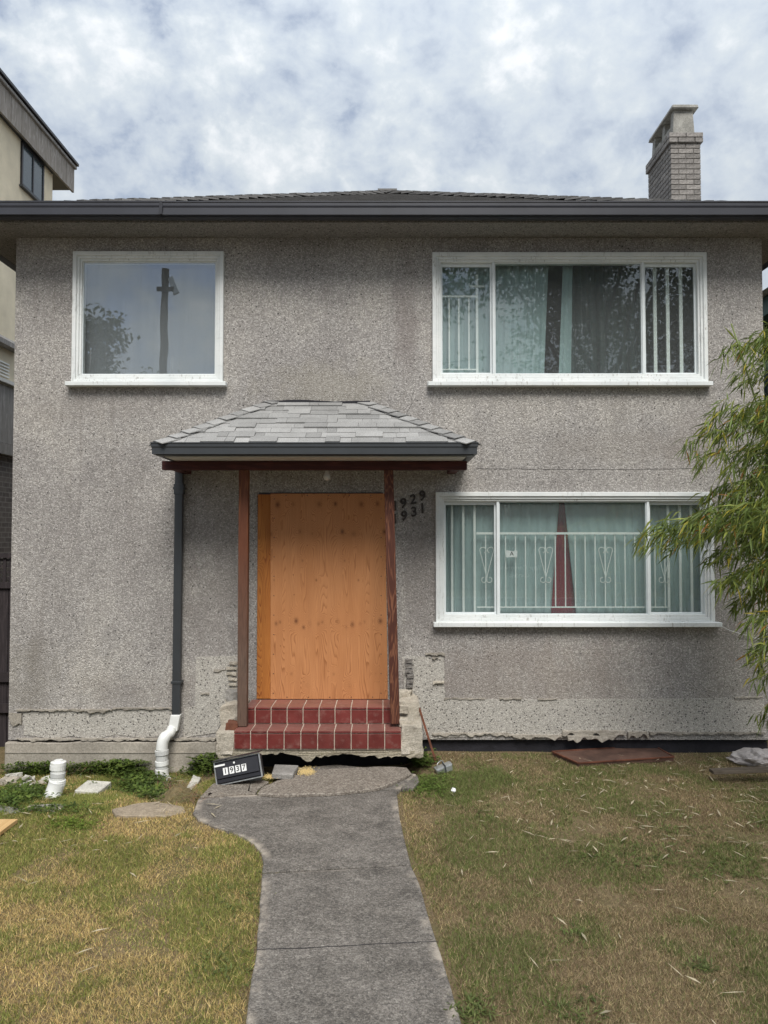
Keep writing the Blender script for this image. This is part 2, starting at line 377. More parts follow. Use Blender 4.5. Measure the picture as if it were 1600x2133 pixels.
FASCIAWOOD = woodmat('weathered_fascia_boards', (.28, .255, .23), (.38, .355, .33), (.12, .105, .095), 50, 'z', .85)
DARKWOOD = woodmat('dark_stained_fence_wood', (.035, .028, .03), (.05, .04, .042), (.02, .017, .017), 40, 'z', .8)
BALKWOOD = woodmat('old_brown_plank_wood', (.10, .08, .06), (.16, .13, .10), (.05, .04, .03), 40, 'x', .85)
POLEWOOD = woodmat('grey_brown_pole_wood', (.10, .085, .07), (.15, .13, .11), (.05, .045, .04), 30, 'z', .85)

def plywood(name, light, mid_, dark, knotc, period=.435, seedoff=0.0, contrast=1.0):
    m, n = newmat(name); v = n.obj(); x, y, z = n.sep(v)
    drift = n.math('MULTIPLY', n.noise(n.comb(0.0, 0.0, n.math('MULTIPLY', z, .9)), 1.3, 2), .05)
    u = n.math('ADD', n.math('ADD', x, drift), seedoff)
    um = n.math('SUBTRACT', n.math('MODULO', n.math('ADD', u, 10*period), period), period/2)     # -p/2..p/2, the veneer repeats
    # flame figure: height of rings depends on distance to figure centre and on z
    warp = n.noise(n.mapping(n.comb(um, 0.0, z), (7, 1, .75), (seedoff, 0, 2)), 1.0, 1.5, .5, .25)
    warp2 = n.noise(n.mapping(n.comb(x, 0.0, z), (5, 1, .45), (4, 0, seedoff)), 1.0, 1.5, .5)
    F = n.math('ADD', n.math('MULTIPLY', warp, 1.5), n.math('MULTIPLY', warp2, .9))
    F = n.math('ADD', F, n.math('MULTIPLY', n.math('ABSOLUTE', um), 5.0))
    ks = None
    for (ku, kz, r) in ((-.10, .80, .021), (.045, .765, .019), (.13, .775, .015), (-.02, .735, .014), (.17, .79, .012),
                        (-.06, 1.72, .018), (.06, 1.70, .02), (.14, 2.0, .022), (-.13, 2.01, .017), (.02, .14, .016), (-.15, .26, .012), (.10, 1.22, .009), (-.04, 1.42, .009)):
        dx = n.math('MULTIPLY', n.math('SUBTRACT', um, ku), 1.0/r); dz = n.math('MULTIPLY', n.math('SUBTRACT', z, kz), .75/r)
        d2 = n.math('ADD', n.math('MULTIPLY', dx, dx), n.math('MULTIPLY', dz, dz))
        g = n.math('POWER', 2.718, n.math('MULTIPLY', d2, -.9)); g2 = n.math('POWER', 2.718, n.math('MULTIPLY', d2, -.10))
        ks = g if ks is None else n.math('MAXIMUM', ks, g)
        F = n.math('ADD', F, n.math('MULTIPLY', g2, .75))
    ks = n.math('MULTIPLY', ks, n.ramp(n.noise(n.comb(n.math('MULTIPLY', x, 5.0), seedoff, n.math('MULTIPLY', z, 5.0)), 1.0, 1), [(.40, .15), (.62, 1.0)]))
    saw = n.math('FRACT', n.math('MULTIPLY', F, 13.0))
    line = n.ramp(saw, [(0.0, 0.0), (.62, .25), (.90, 1.0), (1.0, 0.0)])
    fade = n.ramp(n.noise(n.mapping(n.comb(um, 0.0, z), (8, 1, 1.2), (7, 0, 1)), 1.0, 3), [(.35, .35), (.6, 1.0)])
    fib = n.noise(n.mapping(v, (190, 190, 5)), 1.0, 4, .7); big = n.noise(n.mapping(v, (2.2, 1, .9)), 1.5, 4, .6)
    c = n.mix(n.ramp(big, [(.3, 0.0), (.7, 1.0)]), light, mid_)
    c = n.mix(n.math('MULTIPLY', n.math('MULTIPLY', line, fade), .9*contrast), c, dark)
    c = n.mix(n.ramp(fib, [(.45, 0.0), (.8, .30)]), c, dark)
    c = n.mix(n.math('MULTIPLY', ks, .85), c, knotc)
    sp = n.n('ShaderNodeTexVoronoi', {'Vector': n.mapping(v, (1, 1, .8)), 'Scale': 9.0})
    pin = n.math('MULTIPLY', n.ramp(sp.outputs['Distance'], [(.035, 1.0), (.07, 0.0)]), n.math('GREATER_THAN', n.sep(sp.outputs['Color'])[0], .45))
    c = n.mix(n.math('MULTIPLY', pin, .6), c, knotc)
    n.finish(c, .62, n.bump(n.math('ADD', n.math('MULTIPLY', line, .3), fib), .22, .002), spec=.3); return m
PLY = plywood('new_plywood', (.575, .265, .112), (.51, .22, .085), (.29, .105, .036), (.12, .038, .016))
PLY_OLD = plywood('ambered_plywood', (.50, .20, .045), (.40, .14, .03), (.22, .06, .014), (.13, .04, .012), .5, .21, 1.4)
PLY_SCRAP = plywood('pale_plywood_scrap', (.68, .46, .22), (.62, .41, .19), (.48, .28, .11), (.3, .15, .06))

def tilemat():
    m, n = newmat('red_quarry_tile'); v = n.pos()
    a = n.noise(v, 7, 5, .6); b = n.noise(v, 90, 3, .7); d = n.noise(n.mapping(v, (1, 1, 1), (6, 1, 3)), 14, 6, .7)
    c = n.mix(n.ramp(a, [(.3, 0.0), (.7, 1.0)]), (.125, .024, .021), (.18, .036, .03))
    hs = n.n('ShaderNodeHueSaturation', {'Color': c, 'Value': n.math('ADD', n.math('MULTIPLY', n.rand(), .35), .82)})
    c = n.mix(n.ramp(d, [(.52, 0.0), (.76, .42)]), hs.outputs[0], (.34, .23, .19))
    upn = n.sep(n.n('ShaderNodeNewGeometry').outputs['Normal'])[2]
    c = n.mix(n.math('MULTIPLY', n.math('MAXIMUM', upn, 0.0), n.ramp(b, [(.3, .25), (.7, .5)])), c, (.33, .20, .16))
    n.finish(c, n.ramp(a, [(.3, .28), (.7, .5)]), n.bump(b, .12, .002), spec=.45); return m
TILE = tilemat()
GROUT = plain('pale_grout', (.58, .49, .40), .9, .25, 20, bump=.4)
BRICK = plain('grey_chimney_brick', (.25, .232, .215), .9, .35, 26, bump=.9, bscale=55, rnd=.22)
MORTAR = plain('dark_mortar', (.19, .175, .16), .95, .2, 20, bump=.5)
RUST = plain('rusty_steel', (.135, .050, .028), .85, .5, 9, bump=.6, bscale=60)
RUST2 = plain('rusty_brown_sheet', (.10, .055, .040), .8, .45, 5, bump=.5, bscale=30)
CHIMCAP = concrete('stained_chimney_cement', (.33, .32, .29), (.11, .105, .09), 0, 3, .5)

def fabric(name, col, trans=.25, rnd=.0):
    m, n = newmat(name); v = n.obj()
    c = n.mix(n.noise(n.mapping(v, (9, 1, .7)), 1.0, 4), tuple(x*.78 for x in col), tuple(min(1, x*1.15) for x in col))
    d = n.n('ShaderNodeBsdfDiffuse', {'Color': c}); t = n.n('ShaderNodeBsdfTranslucent', {'Color': c})
    a = n.n('ShaderNodeMixShader', {0: trans}); m.node_tree.links.new(d.outputs[0], a.inputs[1]); m.node_tree.links.new(t.outputs[0], a.inputs[2])
    o = n.n('ShaderNodeOutputMaterial'); m.node_tree.links.new(a.outputs[0], o.inputs[0]); return m
TEAL = fabric('pale_teal_curtain', (.45, .585, .575)); TEALD = fabric('dark_green_grey_curtain', (.10, .125, .12))
REDC = fabric('dark_red_curtain', (.30, .022, .04)); BLIND = fabric('grey_blind_fabric', (.33, .35, .365))
GRILLE = plain('pale_grille_paint', (.84, .86, .82), .5, .06)

def leafmat(name, attr=True, col=(.1, .14, .03), trans=.35, rough=.5):
    m, n = newmat(name)
    if attr:
        c = n.n('ShaderNodeAttribute', attribute_name='Col').outputs['Color']
    else:
        c = n.mix(n.noise(n.obj(), 3, 3), tuple(x*.7 for x in col), tuple(x*1.3 for x in col))
    b = n.n('ShaderNodeBsdfPrincipled', {'Base Color': c, 'Roughness': rough, 'Specular IOR Level': .3})
    t = n.n('ShaderNodeBsdfTranslucent', {'Color': c})
    a = n.n('ShaderNodeMixShader', {0: trans}); m.node_tree.links.new(b.outputs[0], a.inputs[1]); m.node_tree.links.new(t.outputs[0], a.inputs[2])
    o = n.n('ShaderNodeOutputMaterial'); m.node_tree.links.new(a.outputs[0], o.inputs[0]); return m
LEAF = leafmat('plant_leaf'); GRASSM = leafmat('grass_blade', True, trans=.25, rough=.7)
BARK = plain('tree_bark', (.09, .07, .055), .9, .3, 8, bump=.8, bscale=25)
CULM = plain('bamboo_culm', (.16, .20, .05), .5, .3, 6)

def groundmat():
    m, n = newmat('dry_lawn_soil'); v = n.pos()
    a = n.noise(v, 1.6, 6, .6, .4); b = n.noise(v, 35, 5, .7); x = n.sep(v)[0]
    c = n.mix(n.ramp(b, [(.3, 0.0), (.7, 1.0)]), (.11, .08, .048), (.27, .205, .115))
    c = n.mix(n.ramp(a, [(.48, 0.0), (.66, .55)]), c, (.085, .095, .03))
    n.finish(c, .95, n.bump(b, .8, .02), spec=.1); return m
SOIL = groundmat()

def colored(name, verts, faces, cols, mat, parent=None):
    """numpy mesh of equal-sized faces with a colour per point"""
    me = bpy.data.meshes.new(name); nv, nf, k = len(verts), len(faces), faces.shape[1]
    me.vertices.add(nv); me.vertices.foreach_set('co', verts.astype(np.float32).ravel())
    me.loops.add(nf*k); me.loops.foreach_set('vertex_index', faces.astype(np.int32).ravel())
    me.polygons.add(nf); me.polygons.foreach_set('loop_start', np.arange(0, nf*k, k, dtype=np.int32))
    me.update(calc_edges=True)
    at = me.color_attributes.new('Col', 'FLOAT_COLOR', 'POINT')
    at.data.foreach_set('color', np.concatenate([cols, np.ones((nv, 1))], 1).astype(np.float32).ravel())
    return link(name, me, mat, parent)
def vnoise(x, y, seed=0):                         # smooth value noise
    r = np.random.default_rng(seed).random((64, 64))
    xi = np.floor(x).astype(int); yi = np.floor(y).astype(int); fx = x-xi; fy = y-yi
    fx = fx*fx*(3-2*fx); fy = fy*fy*(3-2*fy)
    g = lambda i, j: r[i % 64, j % 64]
    return (g(xi, yi)*(1-fx)+g(xi+1, yi)*fx)*(1-fy)+(g(xi, yi+1)*(1-fx)+g(xi+1, yi+1)*fx)*fy
def inpoly(x, y, poly):
    ins = np.zeros(len(x), bool); n = len(poly)
    for i in range(n):
        x1, y1 = poly[i][:2]; x2, y2 = poly[(i+1) % n][:2]
        c = ((y1 > y) != (y2 > y)) & (x < (x2-x1)*(y-y1)/(y2-y1+1e-12)+x1); ins ^= c
    return ins

# ================================================================== ground, path, street
def axis(pts): return np.array(sorted(set(np.round(np.concatenate(pts), 4))))
gx = axis([[-300, -120, -60, -30, -16, -10, -7.5], np.linspace(-6, 6, 181), [7.5, 10, 16, 30, 60, 120, 300]])
gy = axis([[-300, -120, -60, -40, -26, -20, -12, -8], np.linspace(-6, .6, 100), [3, 8, 16, 30, 60, 120, 300]])
XX, YY = np.meshgrid(gx, gy); ZZ = gz(XX, YY)
ZZ = np.where((YY < -6.05) | (np.abs(XX) > 8) | (YY > 1), -.03, ZZ)
nx, ny = len(gx), len(gy)
idx = np.arange(nx*ny).reshape(ny, nx)
gf = np.stack([idx[:-1, :-1], idx[:-1, 1:], idx[1:, 1:], idx[1:, :-1]], -1).reshape(-1, 4)
me = bpy.data.meshes.new('ground'); me.from_pydata(np.stack([XX, YY, ZZ], -1).reshape(-1, 3).tolist(), [], gf.tolist()); me.update()
tag(link('ground', me, SOIL, smooth=True), kind='structure')

path = empty('path'); path['kind'] = 'structure'
def pxslab(name, pts, z, thick, mat, parent, bevel=.006, jy=(9, 9)):
    out = [tuple(GZ(x, y, z)[:2]) for x, y in pts]
    mb = MB().slab(out, z-thick, z); o = mb.build(name, mat, parent, bevel)
    bm = bmesh.new(); bm.from_mesh(o.data); top = [f for f in bm.faces if f.normal.z > .9 and len(f.verts) > 8]
    lay = bm.verts.layers.float.new('edge')
    if top:
        r_in = bmesh.ops.inset_region(bm, faces=top, thickness=.075, use_even_offset=True)
        inner = {v for f in top for v in f.verts}
        for v in bm.verts: v[lay] = 0.0 if v in inner or jy[0] < v.co.y < jy[1] else 1.0
        bmesh.ops.triangulate(bm, faces=top)
    bm.to_mesh(o.data); bm.free()
    return o, out
# right edge / left edge of the walkway as seen, densified with a slight wobble
def dense(pts, step=18, amp=1.0, seed=1):
    r = random.Random(seed); res = []
    for (x1, y1), (x2, y2) in zip(pts, pts[1:]):
        k = max(1, int(math.hypot(x2-x1, y2-y1)/step))
        for i in range(k): res.append((x1+(x2-x1)*i/k + r.uniform(-amp, amp), y1+(y2-y1)*i/k + r.uniform(-amp, amp)*.4))
    res.append(pts[-1]); return res
R_A = dense([(866, 1612), (850, 1632), (826, 1648), (832, 1700), (849, 1778), (856, 1800)], seed=2)
L_A = dense([(546, 1816), (549, 1796), (544, 1775), (530, 1757), (506, 1742), (474, 1730), (440, 1718), (412, 1706), (402, 1694), (408, 1676), (413, 1664)], 14, seed=3)
top_A = dense([(413, 1664), (470, 1658), (535, 1655), (560, 1640), (600, 1602), (700, 1592), (866, 1612)], 30, seed=4)
polyA = R_A[:-1] + [(856, 1800)] + [(546, 1816)] + L_A[1:-1] + top_A[:-1]
yj = GZ(700, 1806, .012).y
slabA, oA = pxslab('slab', polyA, .012, .10, CONC_PATH, path, jy=(yj-.2, yj+.09))
R_C = dense([(857, 1803), (872, 1838), (890, 1895), (910, 1958), (930, 2022), (960, 2133), (1012, 2330), (1120, 2700)], 26, 1.8, 7)
L_C = dense([(430, 2700), (480, 2330), (511, 2133), (522, 2060), (534, 1979), (541, 1905), (546, 1820)], 26, 1.8, 8)
slabC, oC = pxslab('slab', R_C + L_C, .010, .10, CONC_PATH, path, jy=(yj-.09, yj+.2))
far = MB().slab([tuple(GZ(430, 2706, .01)[:2]), tuple(GZ(1122, 2706, .01)[:2]), (.75, -6.6), (-.42, -6.6)], -.09, .008)
far.build('slab', CONC_PATH, path)
# lifted exposed-aggregate slab and the flags beside it
BRK = dense([(545, 1640), (537, 1651), (575, 1655), (610, 1654), (660, 1653), (720, 1649), (790, 1641), (826, 1626), (858, 1610), (850, 1599), (800, 1596), (720, 1600), (640, 1604), (600, 1620), (575, 1626)], 16, 1.6, 9)
pxslab('slab', BRK + [], .042, .035, CONC_AGG, path, .008)
pxslab('slab', dense([(416, 1660), (442, 1632), (480, 1622), (540, 1622), (560, 1628), (540, 1641), (533, 1652), (470, 1656), (416, 1660)], 15, 1.3, 10)[:-1], .026, .05, CONC_AGG, path, .006)
pxslab('slab', dense([(836, 1640), (852, 1626), (870, 1614), (874, 1626), (862, 1640), (836, 1640)], 12, 1, 12)[:-1], .02, .04, CONC_PATH, path, .004)
PATHPOLY = [oA, oC]
gv = [GZ(x, y, .0115) for x, y in dense([(534, 1978), (620, 1976), (760, 1968), (912, 1961)], 12, 1.2, 3)]
MB().add([p for q in gv for p in (q, q+Vector((0, .006, 0)))], [(2*i, 2*i+2, 2*i+3, 2*i+1) for i in range(len(gv)-1)]).build('tooled_joint', BITUMEN, path)

tag(MB().slab([(-60, -9.0), (60, -9.0), (60, -6.6), (-60, -6.6)], -.1, .012).build('sidewalk', CONC_WALK), kind='structure')
tag(MB().slab([(-60, -19.0), (60, -19.0), (60, -11.0), (-60, -11.0)], -.14, -.016).build('road', ASPHALT), kind='structure')
tag(MB().slab([(-60, -11.0), (60, -11.0), (60, -10.82), (-60, -10.82)], -.14, .10).build('kerb', CONC_WALK, bevel=.02), kind='structure')
tag(MB().slab([(-60, -19.18), (60, -19.18), (60, -19.0), (-60, -19.0)], -.14, .10).build('kerb', CONC_WALK, bevel=.02), kind='structure')

# ================================================================== the house
house = empty('house', (0, 0, 0), 'two-storey grey rock-dash stucco house with a boarded-up front door', 'house')
XL, XR, HB = PX(25, 1066), PX(1590, 700), 10.2
ZS = 5.36                                            # soffit
Z0L, Z0R = PZ(1541), PZ(1536)
WIN = {'a': (150, 465, 523, 796), 'b': (901, 1474, 525, 795), 'c': (908, 1488, 1025, 1299)}   # casing outlines as seen
def wbox(k): x0, x1, y0, y1 = WIN[k]; yc = (y0+y1)/2; return PX(x0, yc, -.04), PX(x1, yc, -.04), PZ(y1, -.04), PZ(y0, -.04)
holes = []
for k in WIN:
    a, b, c, d = wbox(k); holes.append((a+.035, b-.035, c+.03, d-.035))
def holed(x0, x1, z0, z1, holes, ya, yb):
    xs = sorted({x0, x1, *[h[0] for h in holes], *[h[1] for h in holes]}); zs = sorted({z0, z1, *[h[2] for h in holes], *[h[3] for h in holes]})
    mb = MB(); V = {}
    def vid(i, j, s):
        if (i, j, s) not in V: V[i, j, s] = len(mb.v); mb.v.append((xs[i], (ya, yb)[s], zs[j]))
        return V[i, j, s]
    solid = lambda i, j: 0 <= i < len(xs)-1 and 0 <= j < len(zs)-1 and not any(h[0]-1e-6 < (xs[i]+xs[i+1])/2 < h[1] and h[2] < (zs[j]+zs[j+1])/2 < h[3] for h in holes)
    for i in range(len(xs)-1):
        for j in range(len(zs)-1):
            if not solid(i, j): continue
            mb.f.append((vid(i, j, 0), vid(i+1, j, 0), vid(i+1, j+1, 0), vid(i, j+1, 0)))
            mb.f.append((vid(i, j, 1), vid(i, j+1, 1), vid(i+1, j+1, 1), vid(i+1, j, 1)))
            if not solid(i-1, j): mb.f.append((vid(i, j, 0), vid(i, j+1, 0), vid(i, j+1, 1), vid(i, j, 1)))
            if not solid(i+1, j): mb.f.append((vid(i+1, j, 0), vid(i+1, j, 1), vid(i+1, j+1, 1), vid(i+1, j+1, 0)))
            if not solid(i, j-1): mb.f.append((vid(i, j, 0), vid(i, j, 1), vid(i+1, j, 1), vid(i+1, j, 0)))
            if not solid(i, j+1): mb.f.append((vid(i, j+1, 0), vid(i+1, j+1, 0), vid(i+1, j+1, 1), vid(i, j+1, 1)))
    return mb
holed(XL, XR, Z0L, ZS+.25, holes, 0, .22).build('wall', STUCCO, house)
MB().box(XL, XL+.22, .222, HB, -.4, ZS+.25).build('wall', STUCCO, house)
MB().box(XR-.22, XR, .222, HB, -.4, ZS+.25).build('wall', STUCCO, house)
MB().box(XL, XR, HB+.002, HB+.22, -.4, ZS+.25).build('wall', STUCCO, house)
MB().box(XL+.225, XR-.225, .225, HB-.01, 2.62, 2.86).build('floor_slab', DARKIN, house)
MB().box(XL+.225, XR-.225, .225, HB-.01, .3, .5).build('floor_slab', DARKIN, house)
MB().box(XL+.225, XR-.225, .225, HB-.01, ZS-.06, ZS+.05).build('ceiling', DARKIN, house)
MB().box(-.9, -.8, .225, HB-.02, .51, 2.61).build('partition', DARKIN, house)
MB().box(-.9, -.8, .225, HB-.02, 2.87, ZS-.07).build('partition', DARKIN, house)
MB().box(XL+.225, -.91, 3.0, 3.1, 2.87, ZS-.07).build('partition', DARKIN, house)
MB().box(-.79, XR-.225, 3.2, 3.3, 2.87, ZS-.07).build('partition', DARKIN, house)
MB().box(-.79, XR-.225, 3.2, 3.3, .51, 2.61).build('partition', DARKIN, house)
# foundation: pale concrete on one side, black bitumen on the other
def jag(x0, x1, z, amp, step, seed, z_of=None):
    r = random.Random(seed); res = []; x = x0
    while x < x1:
        res.append((x, z + r.uniform(-amp, amp) + (z_of(x) if z_of else 0))); x += step*r.uniform(.5, 1.5)
    res.append((x1, z)); return res
xm = PX(452, 1560)
fo = jag(XL-.015, xm, PZ(1544), .008, .16, 3)
o = MB().prism(fo + [(xm, -.45), (XL-.02, -.45)], -.045, .2).build('foundation', CONC_FOUND, house, .008)
o = MB().box(xm+.002, XR, .05, .21, -.45, Z0L+.02).build('foundation', BITUMEN, house)
MB().box(PX(15, 1580), PX(452, 1580), -.053, -.0455, PZ(1566), PZ(1564)).build('form_line', CONC_FOUND, house)
# base coat bands where the top coat has been cut away
def coat(pts, y0=-.007, y1=.004, mat=STUCCO_OLD, name='base_coat'):
    return MB().prism([(PX(x, y), PZ(y)) for x, y in pts], y0, y1).build(name, mat, house)
coat(dense([(48, 1484), (120, 1480), (240, 1479), (358, 1477), (362, 1532), (300, 1536), (240, 1530), (200, 1540), (150, 1533), (110, 1539), (50, 1530), (48, 1484)], 12, 1.8, 20)[:-1])
coat(dense([(410, 1368), (497, 1366), (497, 1470), (470, 1475), (462, 1500), (450, 1525), (382, 1537), (384, 1478), (406, 1470), (410, 1368)], 12, 1.4, 21)[:-1])
coat(dense([(836, 1368), (924, 1366), (926, 1455), (1100, 1457), (1300, 1456), (1592, 1453), (1592, 1528), (1400, 1533), (1350, 1524), (1280, 1534), (1220, 1524), (1150, 1536), (1000, 1531), (888, 1540), (872, 1480), (846, 1462), (836, 1368)], 14, 1.6, 22)[:-1])
# ragged lips of render standing proud
def lip(x0, x1, y, h, seed, proud=.035, mat=CONC_FOUND, name='render_lip'):
    r = random.Random(seed); n = max(5, int((x1-x0)/5)); top = []; bot = []
    for i in range(n+1):
        x = x0+(x1-x0)*i/n; top.append((PX(x, y), PZ(y - r.uniform(.5, 2.0)))); bot.append((PX(x, y), PZ(y + h*(.45 + .45*math.sin(i*.9+seed)*math.sin(i*.37+2*seed) + r.uniform(-.15, .3)*min(1, 7/h)))))
    o = MB().prism(top + bot[::-1], -proud, .003).build(name, mat, house)
    return roughen(o, 1, .004, 25, seed)
lip(36, 178, 1478, 3.5, 1, .030); lip(178, 235, 1478, 7, 2, .036); lip(235, 360, 1475, 3.0, 3, .026)
lip(36, 450, 1538, 4, 4, .05); lip(925, 1010, 1455, 2.4, 5, .016); lip(1040, 1085, 1455, 2.5, 6, .02); lip(1120, 1160, 1456, 3, 7, .02); lip(1530, 1588, 1452, 3, 8, .02)
lip(900, 1060, 1527, 7, 9, .022); lip(1060, 1170, 1531, 10, 10, .03); lip(1170, 1300, 1522, 17, 11, .05); lip(1306, 1348, 1524, 20, 12, .05, CONC_FOUND); lip(1352, 1590, 1525, 5, 13, .03)
lip(1180, 1275, 1531, 13, 14, .075, CONC_FOUND); lip(20, 46, 1487, 38, 15, .02); lip(886, 926, 1361, 5, 16, .03); lip(900, 912, 1369, 6, 17, .03)
lip(902, 925, 1420, 7, 18, .035, CONC_ROUGH); lip(446, 470, 1395, 4, 19, .02); lip(418, 436, 1444, 3, 20, .018)
# stubs of mortar beside the steps
r = random.Random(4)
for i in range(9):
    y = 1372 + i*10.5; x0 = 846 + r.uniform(-2, 2); x1 = 860 + r.uniform(-2, 3)
    o = MB().box(PX(x0, y), PX(x1, y), -.045, .002, PZ(y+8), PZ(y)).build('mortar_stub', (MORTAR, CONC_ROUGH)[i > 5], house); roughen(o, 2, .006, 30, i)
for i in range(8):
    y = 1378 + i*11; x0 = 476 + r.uniform(-6, 5)
    o = MB().box(PX(x0, y), PX(494, y), -.035-.02*(i > 5), .002, PZ(y+5), PZ(y)).build('mortar_stub', CONC_ROUGH, house); roughen(o, 2, .006, 30, i+20)
# hairline cracks
def crack(pts, wd=.004, seed=0):
    pts = dense(pts, 9, 1.6, seed); w3 = [P(x, y, -.001) for x, y in pts]; mb = MB()
    out = [(p.x, p.z) for p in w3] + [(p.x+.5*wd, p.z-.7*wd) for p in w3[::-1]]
    mb.prism(out, -.0025, -.0005).build('crack', LBLACK, house)
crack([(1450, 806), (1452, 826), (1464, 846), (1470, 868)], .005, 1); crack([(990, 976), (1120, 977), (1250, 977)], .004, 2); crack([(1250, 977), (1300, 978), (1470, 975)], .003, 3)
crack([(862, 812), (857, 840), (846, 862)], .004, 4)

# --- soffit, fascia, gutters
OV = .42; EX0, EX1 = XL-OV, XR+OV; EY = -OV; EZ = 5.462
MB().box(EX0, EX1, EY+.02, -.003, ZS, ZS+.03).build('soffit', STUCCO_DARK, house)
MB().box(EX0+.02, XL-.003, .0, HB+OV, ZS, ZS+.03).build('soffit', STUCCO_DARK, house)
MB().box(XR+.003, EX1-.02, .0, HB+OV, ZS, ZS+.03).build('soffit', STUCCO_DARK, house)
MB().box(EX0+.001, EX1-.001, EY-.012, EY+.018, PZ(455.5, EY-.05)+.012, EZ-.01).build('fascia', GUTTER, house)
# K-style gutter profile (out, up) from the fascia
GP = [(0, 0), (.035, -.002), (.075, .0), (.080, .022), (.090, .034), (.088, .046), (.100, .066), (.118, .084), (.124, .100), (.124, .128), (.130, .134), (.130, .146), (.116, .146), (.116, .012), (.0, .012)]
def gutter(a, b, out, s=1.0, name='gutter', parent=house, mat=GUTTER, mitre=(0, 0)):
    """profile swept from a to b (bottom back line); out = horizontal outward direction; mitre lengthens the outer lip at each end"""
    a = Vector(a); b = Vector(b); out = Vector(out); d = (b-a).normalized(); mb = MB(); n = len(GP); vs = []
    for q, sg in ((a, -mitre[0]), (b, mitre[1])):
        for u, v in GP: vs.append(q + out*(u*s) + Vector((0, 0, v*s)) + d*(sg*u*s))
    fs = [(i, (i+1) % n, (i+1) % n+n, i+n) for i in range(n)] + [tuple(range(n)), tuple(range(2*n-1, n-1, -1))]
    mb.add(vs, fs); o = mb.build(name, mat, parent)
    bm = bmesh.new(); bm.from_mesh(o.data); bmesh.ops.recalc_face_normals(bm, faces=bm.faces); bm.to_mesh(o.data); bm.free()
    return o
gzb = PZ(455.5, EY-.05)
xj = PX(337, 440, EY-.1)
gutter((EX0, EY-.013, gzb), (xj, EY-.013, gzb), (0, -1, 0), .98, mitre=(1, 0))
gutter((xj+.004, EY-.013, gzb-.002), (EX1, EY-.013, gzb-.002), (0, -1, 0), .98, mitre=(0, 1))
MB().prism([(xj-.018, gzb+.008), (xj+.012, gzb+.008), (xj+.02, gzb+.09), (xj+.014, gzb+.14), (xj-.012, gzb+.14)], EY-.144, EY-.14).build('gutter_joint', BLACK, house)
gutter((EX0, HB+OV, gzb), (EX0, EY-.013, gzb), (-1, 0, 0), .98, mitre=(0, 1))
gutter((EX1, EY-.013, gzb), (EX1, HB+OV, gzb), (1, 0, 0), .98, mitre=(1, 0))

# --- hipped roof
roof = empty('roof', parent=house)
SL = .492; RX = (EX0+EX1)/2; RUN = (EX1-EX0)/2; RZ = EZ + SL*RUN
fy, by = EY-.03, HB+OV+.03; ax0, ay0, ay1 = RX, fy+RUN, by-RUN
if ay1 < ay0: ay0 = ay1 = (fy+by)/2
ca, cb, cc_, cd = (EX0-.03, fy, EZ), (EX1+.03, fy, EZ), (EX1+.03, by, EZ), (EX0-.03, by, EZ); t0, t1 = (ax0, ay0, RZ), (ax0, ay1+.01, RZ)
MB().add([ca, cb, cc_, cd, t0, t1], [(0, 1, 4), (1, 2, 5, 4), (2, 3, 5), (3, 0, 4, 5), (3, 2, 1, 0)]).build('deck', SHINGLE_ROOF, roof)
# courses of shingles on the front slope, joined (only a sliver shows)
mb = MB(); rr = random.Random(3); sl = math.atan(SL); exps = .135; n_c = int(RUN/math.cos(sl)/exps)
nrm = Vector((0, -math.sin(sl), math.cos(sl))); upv = Vector((0, math.cos(sl), math.sin(sl)))
for c in range(n_c):
    y_h = c*exps*math.cos(sl); xa = EX0-.03 + y_h*1.0; xb = EX1+.03 - y_h
    x = xa - rr.uniform(0, .2)
    while x < xb:
        wdt = rr.uniform(.12, .32); x2 = min(x+wdt, xb); x1 = max(x, xa)
        if x2 - x1 > .02:
            p = Vector((0, fy, EZ)) + upv*(c*exps - .02); th = rr.uniform(.006, .014)
            q = p + upv*(exps*1.15)
            vs = [Vector((x1, p.y, p.z)), Vector((x2, p.y, p.z)), Vector((x2, q.y, q.z)), Vector((x1, q.y, q.z))]
            vs = vs + [vs[0]+nrm*(th+.006), vs[1]+nrm*(th+.006), vs[2]+nrm*.004, vs[3]+nrm*.004]
            mb.add(vs, [(0, 1, 5, 4), (4, 5, 6, 7), (1, 2, 6, 5), (3, 0, 4, 7)])
        x += wdt + .003
tag(mb.build('roof_shingles', SHINGLE_ROOF, roof), kind='stuff')
def hipcaps(c0, c1, step, wid, thick, length, parent, mat, name='hip_cap', sl_in=None, seed=0, lift=.012):
    """folded cap shingles lapped along a hip from eave corner c0 up to c1"""
    c0 = Vector(c0); c1 = Vector(c1); d = (c1-c0); L = d.length; d.normalize(); side = d.cross(Vector((0, 0, 1))).normalized(); up = side.cross(d)
    drop = wid*.30; mb = MB(); vs = []
    for (t, l) in ((0, thick+.014), (length, .004)):
        for s_, dz in ((-wid, -drop), (0, 0), (wid, -drop)):
            for th in (0, thick): vs.append(Vector((t, s_, dz + l - thick + th)))
    fs = [(1, 3, 9, 7), (3, 5, 11, 9), (0, 2, 3, 1), (2, 4, 5, 3), (6, 7, 9, 8), (8, 9, 11, 10), (0, 1, 7, 6), (4, 10, 11, 5), (0, 6, 8, 2), (2, 8, 10, 4)]
    me = MB().add(vs, fs).mesh(name); me.materials.append(mat)
    rg = random.Random(seed); R = Matrix((d, side, up)).transposed(); k = 0; s = -.03
    while s < L-.02:
        q = c0 + d*s + up*lift
        o = link(name, me, None, parent); o.matrix_local = Matrix.Translation(q) @ R.to_4x4() @ Euler((rg.uniform(-.04, .04), rg.uniform(-.03, .02), rg.uniform(-.04, .04))).to_matrix().to_4x4()
        s += step*rg.uniform(.94, 1.06); k += 1
